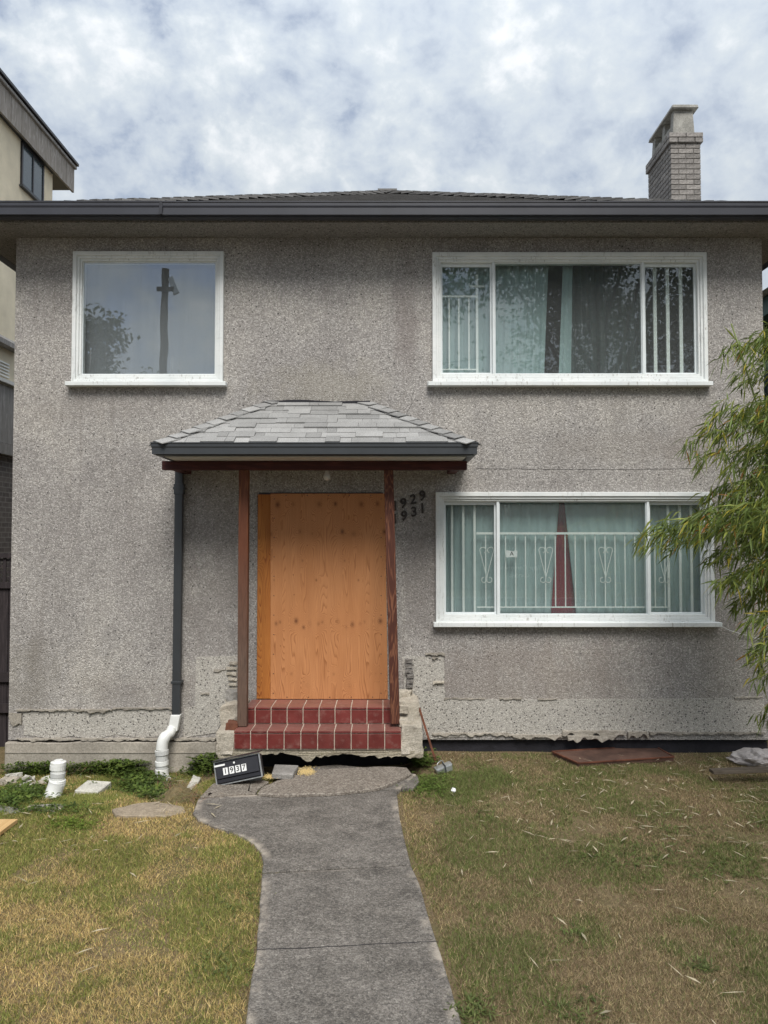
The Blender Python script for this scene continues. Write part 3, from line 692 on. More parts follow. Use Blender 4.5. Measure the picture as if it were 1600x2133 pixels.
hipcaps(ca, t0, .158, .15, .022, .24, roof, SHINGLE_ROOF, seed=1, lift=.028)
hipcaps(cb, t0, .158, .15, .022, .24, roof, SHINGLE_ROOF, seed=2, lift=.028)
MB().bar((ax0, ay0-.1, RZ+.03), (ax0, ay1, RZ+.03), .3, .03).build('ridge_cap', SHINGLE_ROOF, roof)

# --- chimney outside the side wall
chim = empty('chimney', parent=house)
CX0, CX1, CY0, CY1 = 3.985, 4.40, 2.5, 3.42
ctop = PZ(276, CY0); bh = .0635; joint = .0095; course = bh+joint
MB().box(CX0+.008, CX1-.008, CY0+.008, CY1-.008, -.2, ctop-.012).build('brick_core', MORTAR, chim)
bl = .196
_bricks = {}
def brick(x0, x1, y0, y1, z0, parent=chim):
    key = (round(x1-x0, 3), round(y1-y0, 3))
    if key not in _bricks:
        me = MB().box(0, x1-x0, 0, y1-y0, 0, bh).mesh('brick', .004); me.materials.append(BRICK); _bricks[key] = me
    link('brick', _bricks[key], None, parent, (x0, y0, z0))
nc = int((ctop-5.55)/course); 
for c in range(nc):
    z = ctop - (c+1)*course; col_out = .028 if c < 2 else 0.0
    x0, x1, y0, y1 = CX0-col_out, CX1+col_out, CY0-col_out, CY1+col_out
    W = x1-x0; odd = c % 2
    cuts = [0, .5, 1] if odd == 0 else [0, .26, .76, 1]
    for a, b in zip(cuts, cuts[1:]): brick(x0+W*a+(joint/2 if a else 0), x0+W*b-(joint/2 if b < 1 else 0), y0, y0+.09, z)
    D = y1-(y0+.09+joint); kk = 4 if odd else 5; cu = [i/4 for i in range(5)] if odd else [0, .125, .375, .625, .875, 1]
    for a, b in zip(cu, cu[1:]):
        brick(x0, x0+.09, y0+.09+joint+D*a, y0+.09+D*b, z); brick(x1-.09, x1, y0+.09+joint+D*a, y0+.09+D*b, z)
# cement cap: tapered end walls, a mid pier, side openings and a lid
zc = ctop+.002; hc = PZ(229, CY0+.04)-zc
def taper(x0, x1, y0, y1, z0, z1, ix, iy):
    vs = [(x0, y0, z0), (x1, y0, z0), (x1, y1, z0), (x0, y1, z0), (x0+ix, y0+iy, z1), (x1-ix, y0+iy, z1), (x1-ix, y1-iy, z1), (x0+ix, y1-iy, z1)]
    return MB().add(vs, [(0, 3, 2, 1), (4, 5, 6, 7), (0, 1, 5, 4), (1, 2, 6, 5), (2, 3, 7, 6), (3, 0, 4, 7)])
taper(CX0+.045, CX1-.065, CY0+.03, CY0+.15, zc, zc+hc, .02, .008).build('chimney_cap', CHIMCAP, chim, .006)
taper(CX0+.045, CX1-.065, CY1-.15, CY1-.03, zc, zc+hc, .02, .008).build('chimney_cap', CHIMCAP, chim, .006)
taper(CX0+.055, CX1-.075, (CY0+CY1)/2-.05, (CY0+CY1)/2+.05, zc, zc+hc, .02, .005).build('chimney_cap', CHIMCAP, chim, .006)
for xa in (CX0+.048, CX1-.10):
    MB().box(xa, xa+.035, CY0+.151, (CY0+CY1)/2-.051, zc, zc+hc*.42).build('chimney_cap', CHIMCAP, chim, .004)
    MB().box(xa, xa+.035, (CY0+CY1)/2+.051, CY1-.151, zc, zc+hc*.42).build('chimney_cap', CHIMCAP, chim, .004)
taper(CX0+.02, CX1-.02, CY0-.02, CY1+.03, zc+hc+.001, zc+hc+.055, .012, .012).build('chimney_lid', CHIMCAP, chim, .008)

# --- windows
def window(k, lights, glass, sill_px, name='window', label=None):
    win = empty(name, parent=house)
    if label: win['label'] = label
    x0, x1, z0, z1 = wbox(k)
    MB().ring(x0, x1, z0, z1, .040, .040, .045, .03, -.045, .03).build('casing', WHITE, win, .004)
    MB().ring(x0+.0405, x1-.0405, z0+.0305, z1-.0455, .026, .026, .026, .03, -.028, .06).build('casing', WHITE, win, .003)
    MB().ring(x0+.067, x1-.067, z0+.061, z1-.072, .022, .022, .022, .028, -.012, .10).build('frame', WHITE, win, .003)
    ix0, ix1, iz0, iz1 = x0+.0895, x1-.0895, z0+.0895, z1-.0945
    # sill board
    sx0, sx1, sy0, sy1 = sill_px
    s = MB(); a = PX(sx0, sy1, -.09); b = PX(sx1, sy1, -.09); zt = PZ(sy0, -.09); zb = PZ(sy1, -.09)
    s.box(a, b, -.095, .02, zb, zt); s.build('sill', WHITE, win, .004)
    edges = [ix0] + [PX(m, (WIN[k][2]+WIN[k][3])/2, .0) for m in lights] + [ix1]
    for i, m in enumerate(edges[1:-1]):
        MB().box(m-.013, m+.013, -.004, .07, iz0, iz1).build('mullion', ALU, win, .003)
    for i in range(len(edges)-1):
        a = edges[i] + (.0135 if i else 0); b = edges[i+1] - (.0135 if i < len(edges)-2 else 0)
        slider = len(edges) > 2 and i != 1
        yg = .045 if slider else .02; rw = .02 if slider else .008
        MB().ring(a, b, iz0, iz1, rw, rw, rw*1.2+(.012 if slider else 0), rw, yg-.012, yg+.014).build('sash', ALU, win, .002)
        MB().box(a+rw-.002, b-rw+.002, yg-.002, yg+.004, iz0+rw-.002, iz1-rw*1.2+.002-(.012 if slider else 0)).build('pane', glass, win)
    return ix0, ix1, iz0, iz1
wa = window('a', [], GLASS_DIRTY, (135, 470, 794, 803))
wb = window('b', [1028.5, 1340.5], GLASS, (891, 1486, 794, 803))
wc = window('c', [1037.5, 1351], GLASS, (903, 1505, 1297, 1306.5))

# --- entrance canopy (part of the house)
can = empty('canopy', parent=house)
DB = -.56                                             # front face of beam and posts
bz1 = PZ(960, DB); bz0 = PZ(978.5, DB); bx0, bx1 = PX(337, 970, DB), PX(973, 970, DB)
MB().box(bx0, bx1, DB, DB+.09, bz0, bz1).build('beam', BEAM, can, .004)
for xx in (bx0+.06, bx1-.15): MB().box(xx, xx+.09, DB+.0905, -.002, bz0+.004, bz1).build('side_beam', BEAM, can, .004)
def post(xt, xb, wpx, ybot, mat, tilt=0.0):
    a = P(xb, ybot, DB+.03); b = P(xt, 979, DB+.03); wd = .092
    vs = []
    for q, z in ((a, a.z), (b, bz0-.001)):
        for dx, dy in ((-wd/2, -.03), (wd/2, -.03), (wd/2, .06), (-wd/2, .06)): vs.append((q.x+dx, DB+.03+dy, z))
    return MB().add(vs, [(0, 3, 2, 1), (4, 5, 6, 7), (0, 1, 5, 4), (1, 2, 6, 5), (2, 3, 7, 6), (3, 0, 4, 7)]).build('post', mat, can, .005)
post(508.5, 505, 20, 1512.5, POSTL); post(809.5, 823, 20, 1507, POSTR)
CYF = -1.0                                            # gutter front
cgz = PZ(950.5, CYF+.12); s_g = .80; gd = .130*s_g
cx0, cx1 = PX(313, 930, CYF)+gd, PX(997, 930, CYF)-gd; cyf = CYF+gd
gutter((cx0, cyf, cgz), (cx1, cyf, cgz), (0, -1, 0), s_g, parent=can, mat=GUTTER_G, mitre=(1, 1))
gutter((cx0, -.004, cgz), (cx0, cyf, cgz), (-1, 0, 0), s_g, parent=can, mat=GUTTER_G, mitre=(0, 1))
gutter((cx1, cyf, cgz), (cx1, -.004, cgz), (1, 0, 0), s_g, parent=can, mat=GUTTER_G, mitre=(1, 0))
MB().box(cx0+.002, cx1-.002, cyf+.002, -.004, bz1+.001, bz1+.02).build('soffit', PVC_OLD, can)
MB().ring(cx0+.003, cx1-.003, 0, 1, .02, .02, .02, .02, 0, .02)
ez = cgz + .146*s_g - .004                             # eave of the little roof
ex0, ex1, eyf = cx0-.05, cx1+.05, cyf-.05
rz = PZ(839, -.02); rx0, rx1 = PX(559, 839, -.02), PX(767, 839, -.02)
A, B, C, D = Vector((ex0, eyf, ez)), Vector((ex1, eyf, ez)), Vector((rx1, -.004, rz)), Vector((rx0, -.004, rz))
E, F = Vector((ex0, -.004, ez)), Vector((ex1, -.004, ez))
MB().add([A, B, C, D, E, F], [(0, 1, 2, 3), (0, 3, 4), (1, 5, 2), (0, 4, 5, 1), (3, 2, 5, 4)]).build('deck', SHINGLE, can)
nf = (B-A).cross(D-A).normalized(); ncs = 9; rg = random.Random(21)
for c in range(ncs):
    f0, f1 = c/ncs - .012, (c+1.12)/ncs
    la = A.lerp(D, f0); ra = B.lerp(C, f0); lb = A.lerp(D, min(1, f1)); rb = B.lerp(C, min(1, f1)); Wd = (ra-la).length; x = -rg.uniform(0, .15)
    while x < Wd:
        wdt = rg.choice([.10, .13, .16, .2, .25, .3, .36])*rg.uniform(.85, 1.1); u0, u1 = max(0, x), min(Wd, x+wdt-.003)
        if u1-u0 > .025:
            th = rg.choice([.007, .009, .018])
            p0, p1 = la.x+u0, la.x+u1; q0, q1 = max(p0, lb.x), min(p1, rb.x)
            if q1 - q0 < .01:
                mid_ = min(max((p0+p1)/2, lb.x), rb.x); q0, q1 = mid_-.01, mid_+.01
            dy = rg.uniform(-.004, .004)
            v4 = [Vector((p0, la.y+dy, la.z)), Vector((p1, la.y+dy, la.z)), Vector((q1, lb.y, lb.z)), Vector((q0, lb.y, lb.z))]
            o_ = Vector(v4[0]); vs = [v-o_+nf*.002 for v in v4] + [v-o_+nf*(th+(.009 if i < 2 else .003)) for i, v in enumerate(v4)]
            me = MB().add(vs, [(0, 1, 5, 4), (4, 5, 6, 7), (1, 2, 6, 5), (3, 0, 4, 7), (0, 3, 2, 1)]).mesh('shingle')
            link('shingle', me, SHINGLE, can, o_)
        x += wdt
hipcaps(A, D, .150, .115, .009, .21, can, SHINGLE, seed=5, lift=.014)
hipcaps(B, C, .150, .115, .009, .21, can, SHINGLE, seed=6, lift=.014)
fl = dense([(555, 836), (620, 834), (700, 838), (771, 836)], 14, 1.5, 5)
MB().prism([(PX(x, y, -.03), PZ(y-1, -.03)) for x, y in fl] + [(PX(x, y, -.03), PZ(y+5, -.03)) for x, y in fl[::-1]], -.05, -.002).build('flashing', BITUMEN, can)
# bulb under the canopy
bp = P(681, 991, -.35)
lamp = MB(); prof = [(.0, .012), (.012, .018), (.022, .018), (.04, .024), (.06, .034), (.08, .036), (.098, .028), (.108, .012), (.111, .001)]
top = PZ(979, -.35)
MB().tube([(bp.x, bp.y, top-.003), (bp.x, bp.y, bz1)], .013, 10).build('lamp_holder', BLACK, can)
lamp.tube([(bp.x, bp.y, top-p[0]*.95) for p in prof], [p[1] for p in prof], 14); lamp.build('light_bulb', BULB, can, smooth=True)

# --- house numbers on the wall
NUMBER = plain('faded_dark_number', (.05, .044, .042), .8, .4, 30)
for body, px, py, z_ in (('1', 822, 1055, 0), ('9', 839.5, 1049, 0), ('2', 859.5, 1041, 0), ('9', 879, 1033.5, 0), ('1', 821.5, 1082, 0), ('9', 841, 1075.5, 0), ('3', 861.5, 1067, 0), ('1', 879, 1060, 0)):
    o = link('house_number', textmesh(body, .14, .006, .12, .0035), NUMBER, house, P(px, py, -.012), (PI/2, -.16, 0))
# --- downspout on the wall
dsp = empty('downspout', parent=house)
zt, zb = PZ(982, -.07), PZ(1491, -.07)
def rectpipe(x, z0, z1, w_, d_, y, tl=0.0):
    return MB().add([(x-w_/2+tl, y-d_/2, z0), (x+w_/2+tl, y-d_/2, z0), (x+w_/2+tl, y+d_/2, z0), (x-w_/2+tl, y+d_/2, z0), (x-w_/2, y-d_/2, z1), (x+w_/2, y-d_/2, z1), (x+w_/2, y+d_/2, z1), (x-w_/2, y+d_/2, z1)],
                    [(0, 3, 2, 1), (4, 5, 6, 7), (0, 1, 5, 4), (1, 2, 6, 5), (2, 3, 7, 6), (3, 0, 4, 7)])
dx = PX(374, 1000, -.07); dxb = PX(367.5, 1490, -.07)
rectpipe(dx, zb, zt+.12, .082, .062, -.07, dxb-dx).build('pipe', GUTTER_G, dsp, .008, 2)
for yy, ww in ((1017, .115), (1421, .105)):
    f = (yy-982)/509; MB().box(dx+(dxb-dx)*f-ww/2, dx+(dxb-dx)*f+ww/2, -.107, -.003, PZ(yy, -.07)-.012, PZ(yy, -.07)+.012).build('bracket', GUTTER_G, dsp, .003)
MB().box(dx-.05, dx+.05, -.106, -.034, PZ(1030, -.07), PZ(1008, -.07)).build('collar', GUTTER_G, dsp, .004)

# ================================================================== tiled steps
steps = empty('tiled_steps', (0, 0, 0), 'red-tiled entrance steps with white grout and broken pale concrete ends', 'steps')
F1, F2, B2 = -.69, -.41, -.03                            # lower front, upper front, back
zt1 = PZ(1522, F1); zt2 = PZ(1473, F2); zr1 = PZ(1560, F1)
l0, l1 = PX(487, 1540, F1), PX(836.5, 1540, F1); u0, u1 = PX(510, 1490, F2), PX(817, 1490, F2)
MB().box(l0, l1, F1+.008, B2, zr1-.01, zt1-.008).build('bed', GROUT, steps)
MB().box(u0, u1, F2+.008, B2, zt1-.0075, zt2-.008).build('bed', GROUT, steps)
_tm = {}
def tile(w_, d_, h_, loc, nose=False):
    key = (round(w_, 3), round(d_, 3), round(h_, 3))
    if key not in _tm:
        me = MB().box(0, w_, 0, d_, 0, h_).mesh('tile', .004, 2); me.materials.append(TILE); _tm[key] = me
    link('tile', _tm[key], None, steps, loc)
def tilerow(x0, x1, cutsn, yf, ztop, zbot, depth, skew):
    g = .009; pitch = (x1-x0)/cutsn
    edges = [x0+i*pitch for i in range(cutsn+1)]
    for a, b in zip(edges, edges[1:]):
        tile(b-a-g, .016, ztop-zbot-.022-g, (a+g/2, yf-.006, zbot+.002))
        tile(b-a-g, .15, .02, (a+g/2, yf-.010, ztop-.02))
        if depth > .16: tile(b-a-g, depth-.15-g, .018, (a+g/2, yf+.14+g, ztop-.0205))
tilerow(l0, l1, 10, F1, zt1, zr1, .29, 0)
lw_ = (l1-l0)/10
e0 = PX(541-32.3, 1490, F2)
edges = [u0] + [PX(531.5 + 33.3*i, 1490, F2) for i in range(9)] + [u1]
for a, b in zip(edges, edges[1:]):
    g = .009; w_ = b-a-g
    tile(w_, .016, zt2-zt1-.022-g, (a+g/2, F2-.006, zt1+.004)); tile(w_, .15, .02, (a+g/2, F2-.010, zt2-.02)); tile(w_, B2-F2-.15-g, .018, (a+g/2, F2+.14+g, zt2-.0205))
# ragged underside, moss-stained, and end blocks
MOSSY = concrete('mossy_broken_concrete', (.36, .32, .24), (.16, .15, .06), .2, 2.5, .6)
rr = random.Random(8); bot = []
n = 46
for i in range(n+1):
    t = i/n; x = PX(452, 1570, F1)+(PX(882, 1570, F1)-PX(452, 1570, F1))*t
    d = .03 + .035*abs(math.sin(t*9.3+.4)) + rr.uniform(-.012, .02) + (.05 if .42 < t < .47 else 0) + (.04 if t < .12 or t > .93 else 0)
    bot.append((x, zr1-.012-d))
o = MB().prism([(bot[0][0], zr1-.012), (bot[-1][0], zr1-.012)] + bot[::-1], F1+.02, F1+.22).build('broken_underside', MOSSY, steps); roughen(o, 1, .008, 14, 3)
o = MB().box(l0+.05, l1-.05, F1+.225, B2, zr1-.09, zr1-.012).build('broken_underside', MOSSY, steps)
def chunk(x0, x1, y0, y1, yd0, yd1, mat=CONC_ROUGH, name='end_block', seed=0, amp=.012, cuts=4):
    o = MB().box(PX(x0, y1, yd0), PX(x1, y1, yd0), yd0, yd1, PZ(y1, yd0), PZ(y0, yd0)).build(name, mat, steps); return roughen(o, cuts, amp, 11, seed)
chunk(449, 486.5, 1527, 1572, F1+.012, -.05, seed=1); chunk(459, 509, 1470, 1527, F2+.03, -.05, seed=2, amp=.014); chunk(470, 505, 1440, 1474, F2+.24, -.05, CONC_GREY, seed=3, amp=.016)
chunk(837, 880, 1514, 1570, F1+.012, -.05, seed=4, amp=.008); chunk(818, 873, 1462, 1516, F2+.02, -.05, seed=5, amp=.013); chunk(826, 858, 1440, 1466, F2+.24, -.05, seed=6, amp=.016)
chunk(470, 495, 1508, 1527, F1+.10, F2, RUST, 'brick_bat', 7, .008, 2); chunk(832, 862, 1500, 1516, F1+.12, F2, CONC_ROUGH, 'brick_bat', 8, .01, 2)
chunk(833, 850, 1470, 1486, F2-.05, F2+.03, CONC_ROUGH, 'brick_bat', 9, .01, 2)
MB().box(l0-.2, l1+.2, -.012, .045, -.4, zr1+.2).build('back_wall', BITUMEN, steps)
tag(MB().box(PX(535, 1250, -.05), PX(600, 1250, -.05), -.028, -.006, zt2+.002, PZ(1030, -.02)).build('plywood_sheet', PLY_OLD, None, .002), 'amber older plywood sheet half hidden behind the pale one', 'plywood')
tl, tr, bl_, br = P(563.5, 1028, -.045), P(800, 1028, -.045), P(563.5, 1455, -.045), P(808, 1455, -.045)
zb = zt2+.002
ply = MB().prism([(bl_.x, zb), (br.x, zb), (tr.x+.012, tl.z), (tl.x, tl.z)], -.045, -.0285)
cx_ = (bl_.x+br.x)/2
ply.v = [(x-cx_, y, z-zb) for x, y, z in ply.v]
po = tag(ply.build('plywood_sheet', PLY, None, .0015), 'large knotty plywood sheet screwed over the front doorway', 'plywood'); po.location = (cx_, 0, zb)
DOORSHADE = plain('painted_door_shade', (.07, .065, .07), .9)
MB().box(PX(538, 1240), PX(798, 1240), -.005, -.0005, zt2, PZ(1026)).build('door_shade', DOORSHADE, house)  # dark sheet behind the plywood, its colour standing in for canopy shade
sm = MB().tube([(0, 0, 0), (0, -.004, 0)], [.0055, .004], 8).mesh('screw'); sm.materials.append(BLACK)
for i in range(11):
    for xx in (.03, -.03):
        link('screw', sm, None, po, ((bl_.x if xx > 0 else tr.x)-cx_+xx, -.0455, .06+i*.2))
for i in range(5): link('screw', sm, None, po, (bl_.x-cx_+.15+i*.22, -.0455, tl.z-zb-.02)); link('screw', sm, None, po, (bl_.x-cx_+.17+i*.22, -.0455, .02))

# ================================================================== inside the windows
def curtain(name, xt0, xt1, xb0, xb1, z0, z1, y, amp, folds, mat, label, cat='curtain', group=None, seed=0):
    """hanging cloth: top edge xt0..xt1, bottom edge xb0..xb1, vertical folds"""
    r = random.Random(seed); nx_, nz_ = max(24, folds*10), 16; vs = []; fs = []; ph = r.uniform(0, 6)
    for j in range(nz_+1):
        v = j/nz_
        for i in range(nx_+1):
            u = i/nx_; a = xb0+(xt0-xb0)*v; b = xb1+(xt1-xb1)*v
            x = a+(b-a)*u; q = u*folds*2*PI
            yy = y + amp*(math.sin(q+ph+.5*math.sin(v*2+u*5)) + .4*math.sin(q*2.3+1+v*.8))*(.65+.35*(1-v))
            vs.append((x, yy, z0+(z1-z0)*v))
    for j in range(nz_):
        for i in range(nx_): a = j*(nx_+1)+i; fs.append((a, a+1, a+nx_+2, a+nx_+1))
    o = link(name, MB().add(vs, fs).mesh(name), mat, None, smooth=True); sd = o.modifiers.new('solid', 'SOLIDIFY'); sd.thickness = .003
    return tag(o, label, cat, group)
YC = .17
bx = lambda px, py, Y=YC: PX(px, py, Y)
zU0, zU1 = wb[2]-.05, wb[3]+.04; zL0, zL1 = wc[2]-.05, wc[3]+.04
curtain('curtain', bx(905, 560), bx(1143, 560), bx(905, 780), bx(1133, 780), zU0, zU1, YC, .018, 12, TEAL, 'pale teal curtain on the drawn side of the upper three-light window', group='window curtains', seed=1)
curtain('curtain', bx(1172, 560), bx(1192, 560), bx(1163, 780), bx(1188, 780), zU0, zU1, YC-.02, .008, 2, TEAL, 'narrow pale teal curtain strip between dark folds, upper window', group='window curtains', seed=2)
curtain('curtain', bx(1178, 560), bx(1352, 560), bx(1186, 780), bx(1352, 780), zU0, zU1, YC+.06, .03, 8, TEALD, 'dark green-grey curtain filling half of the upper centre pane', group='window curtains', seed=3)
curtain('curtain', bx(912, 1050), bx(1166, 1050), bx(912, 1285), bx(1148, 1285), zL0, zL1, YC, .014, 10, TEAL, 'teal curtain behind the notice in the lower window', group='window curtains', seed=4)
curtain('curtain', bx(1175, 1050), bx(1478, 1050), bx(1201, 1285), bx(1478, 1285), zL0, zL1, YC+.005, .014, 12, TEAL, 'teal curtain beside the bamboo in the lower window', group='window curtains', seed=5)
curtain('curtain', bx(1150, 1050), bx(1190, 1050), bx(1130, 1285), bx(1216, 1285), zL0, zL1, YC+.075, .012, 4, REDC, 'dark red curtain wedge showing through the gap in teal curtains', group='window curtains', seed=6)
curtain('window_blind', wa[0]-.04, wa[1]+.04, wa[0]-.04, wa[1]+.04, wa[2]-.05, wa[3]+.05, .16, .004, 3, BLIND, 'plain grey blind behind the streaked single-pane window', 'blind', seed=7)

gU = empty('security_grille', (wb[0], .08, wb[2]), 'pale security bars inside the upper three-light window', 'grille', 'window grilles')
gL = empty('security_grille', (wc[0], .08, wc[2]), 'pale grille with heart-shaped scrolls inside the lower window', 'grille', 'window grilles')
def gpart(name, mb, g, smooth=False):
    L = g.location; mb.v = [(x-L.x, y-L.y, z-L.z) for x, y, z in mb.v]; return mb.build(name, GRILLE, g, smooth=smooth)
YG = .095
def vbar(g, px, y0, y1, wpx, Y=YG):
    x = PX(px, (y0+y1)/2, Y); w_ = wpx/1600*(Y+8); gpart('bar', MB().box(x-w_/2, x+w_/2, Y, Y+.008+.3*w_, PZ(y1, Y), PZ(y0, Y)), g)
def hbar(g, px0, px1, y, hpx, Y=YG):
    h = hpx/1600*(Y+8); gpart('rail', MB().box(PX(px0, y, Y), PX(px1, y, Y), Y-.014, Y-.002, PZ(y, Y)-h/2, PZ(y, Y)+h/2), g)
for x in (1365, 1391.5, 1419): vbar(gU, x, 545, 785, 7)
vbar(gU, 994, 572, 785, 5); hbar(gU, 978, 1009, 597, 4); hbar(gU, 905, 991, 618, 4); hbar(gU, 905, 992, 770, 2.5)
for x in (936, 956, 977): vbar(gU, x, 620, 770, 3)
for x in (942, 965.5, 989): vbar(gL, x, 1040, 1290, 4.6)
for x in (1393, 1417.5, 1441): vbar(gL, x, 1040, 1290, 5)
hbar(gL, 992, 1395, 1111, 4.5); hbar(gL, 994, 1395, 1264.5, 2.6)
for i in range(19):
    x = 1012 + i*20.75
    if x < 1390: vbar(gL, x, 1113, 1264, 2.3)
def scroll(px):
    pts = []
    for s in (-1, 1):
        path_ = []
        for k in range(15):                                     # top curl
            a = PI*.2 + k/14*PI*1.75; r_ = 3.0+4.0*k/14
            path_.append((px + s*(8.5 + r_*math.cos(a)*-1*(-1 if k < 0 else 1)), 1147 - r_*math.sin(a)*.9))
        path_ = [(px+s*(8-6.5*math.cos(a)), 1146-6.0*math.sin(a)) for a in np.linspace(-1.2, PI, 14)]
        path_ += [(px+s*(14.5-.3*i-(13.2-1.5)*(i/10)), 1146+ (1204-1146)*i/10) for i in range(1, 11)]
        path_ += [(px+s*(5.5-5.5*math.cos(a)), 1208+5.5*math.sin(a)) for a in np.linspace(-.2, PI+1.6, 14)]
        gpart('scroll', MB().tube([P(x, y, YG-.008) for x, y in path_], .0042, 6), gL, True)
for px in (1014, 1137, 1261.5, 1384): scroll(px)
# notice taped inside the glass
nt = empty('paper_notice', P(1066, 1153, .055), 'small white paper with a dark mark taped inside the lower window', 'notice')
pv = [(-.058, -.036), (-.05, -.04), (.0, -.037), (.056, -.04), (.06, .03), (.03, .034), (.022, .022), (-.02, .03), (-.058, .034)]
MB().prism(pv, 0, .002).build('sheet', LWHITE, nt); link('printed_mark', textmesh('A', .06, .0008), LBLACK, nt, (.0, -.0015, -.002), (PI/2, 0, 0))

# ================================================================== neighbours
BEIGE = plain('cream_stucco', (.74, .66, .50), .9, .12, 2.5, bump=.3, bscale=60)
def brickwall():
    m, n = newmat('dark_brown_brickwork'); v = n.pos()
    q = n.comb(n.sep(v)[1], n.sep(v)[2], 0.0)
    b = n.n('ShaderNodeTexBrick', {'Vector': q, 'Color1': (.12, .10, .09, 1), 'Color2': (.19, .16, .14, 1), 'Mortar': (.30, .27, .25, 1), 'Scale': 1.0, 'Mortar Size': .009, 'Brick Width': .24, 'Row Height': .085})
    n.finish(n.mix(.35, b.outputs[0], n.ramp(n.noise(v, 12, 5), [(.3, .08), (.7, .24)])), .9, n.bump(b.outputs['Fac'], -.6, .01), spec=.2); return m
BRICKW = brickwall()
apt = empty('apartment_building', (-11, 3.5, -.1), 'cream apartment block with grey wood fascia and balcony beyond the house', 'apartment block')
def ap(name, mb, mat, bevel=0, parent=None):
    L = apt.location; mb.v = [(x-L.x, y-L.y, z-L.z) for x, y, z in mb.v]; return mb.build(name, mat, parent or apt, bevel)
AX = -6.45
ap('wall', MB().box(-16, AX, -2, 6.72, 3.6, 9.27), BEIGE); ap('brick_wall', MB().box(-16, AX+.02, -2, 6.71, -.1, 3.6), BRICKW)
ap('roof', MB().box(-16.2, AX+.08, -2.4, 7.4, 9.27, 9.8), GUTTER_G)
n_b = 26
for i in range(n_b):                                              # fascia of upright boards
    y0 = -2.4 + 9.85*i/n_b; ap('fascia_board', MB().box(AX+.083, AX+.12+.004*(i % 3), y0+.003, y0+9.85/n_b-.003, 9.24, 9.72), FASCIAWOOD)
ap('coping', MB().box(-16.3, AX+.17, -2.45, 7.47, 9.722, 9.78), GREYWOOD, .008); ap('coping', MB().box(-16.3, AX+.20, -2.5, 7.5, 9.801, 9.86), BLACK, .006)
def aptwin(y0, y1, z0, z1):
    f = ap('window', MB().box(AX-.02, AX+.02, y0, y1, z0, z1), GLASS_DK)
    for nm, (a, b, c, d) in {'frame': (y0-.05, y1+.05, z1, z1+.05)}.items(): pass
    L = apt.location
    def sub(nm, mb, mat): mb.v = [(x-L.x, y-L.y, z-L.z) for x, y, z in mb.v]; return mb.build(nm, mat, f)
    for (a, b, c, d) in ((y0-.045, y1+.045, z1+.001, z1+.05), (y0-.045, y1+.045, z0-.05, z0-.001), (y0-.045, y0, z0, z1), (y1, y1+.045, z0, z1), ((y0+y1)/2-.02, (y0+y1)/2+.02, z0, z1)):
        sub('frame', MB().box(AX-.01, AX+.035, a, b, c, d), BLACK)
    sub('sill', MB().box(AX, AX+.07, y0-.08, y1+.08, z0-.085, z0-.051), GUTTER_G)
aptwin(5.45, 6.24, 8.5, 9.2); aptwin(5.42, 6.3, 6.45, 7.15); aptwin(2.0, 3.2, 8.3, 9.15)
lg = ap('ledge', MB().add([(AX, -2, 5.62), (AX+.16, -2, 5.50), (AX+.16, -2, 5.42), (AX, -2, 5.42), (AX, 5.3, 5.62), (AX+.16, 5.3, 5.50), (AX+.16, 5.3, 5.42), (AX, 5.3, 5.42)],
          [(0, 1, 5, 4), (1, 2, 6, 5), (2, 3, 7, 6), (3, 2, 1, 0), (4, 5, 6, 7)]), GREYWOOD)
for i in range(5): ap('vent_slat', MB().box(AX, AX+.03, 4.7, 5.08, 4.93+i*.055, 4.955+i*.055), PVC)
ap('balcony_rail', MB().box(AX+.02, AX+.12, -2, 5.35, 4.80, 4.86), PVC_OLD)
for i in range(40):
    y0 = -2 + i*.184; ap('balcony_board', MB().box(AX+.03, AX+.055, y0+.004, y0+.18, 3.80, 4.78), GREYWOOD)
ap('balcony_trim', MB().box(AX+.021, AX+.11, -2, 5.38, 3.60, 3.78), GREYWOOD)

nb = empty('neighbour_house', (9, 6, -.05), 'neighbouring grey house with a green fascia beyond the bamboo', 'house')
def nbp(name, mb, mat, bevel=0):
    L = nb.location; mb.v = [(x-L.x, y-L.y, z-L.z) for x, y, z in mb.v]; return mb.build(name, mat, nb, bevel)
GREENF = plain('green_fascia_paint', (.045, .10, .075), .5, .15, 3); NBW = plain('mauve_grey_siding', (.24, .22, .225), .85, .1, 2)
nbp('wall', MB().box(6.05, 13, 1.0, 12, -.05, 5.75), NBW); nbp('fascia', MB().box(5.65, 13.4, .6, 12.4, 5.50, 5.78), GREENF)
nbp('roof', MB().add([(5.5, .4, 5.79), (13.6, .4, 5.79), (13.6, 12.6, 5.79), (5.5, 12.6, 5.79), (9.5, 4, 6.6), (9.5, 9, 6.6)], [(0, 1, 4), (1, 2, 5, 4), (2, 3, 5), (3, 0, 4, 5), (3, 2, 1, 0)]), PVC_OLD)
nbp('window', MB().box(6.02, 6.06, 3.6, 5.2, 3.0, 5.0), GLASS_DK)
for (a, b, c, d) in ((3.52, 5.28, 5.0, 5.07), (3.52, 5.28, 2.93, 3.0), (3.52, 3.6, 3.0, 5.0), (5.2, 5.28, 3.0, 5.0)): nbp('window_frame', MB().box(5.99, 6.07, a, b, c, d), BLACK)

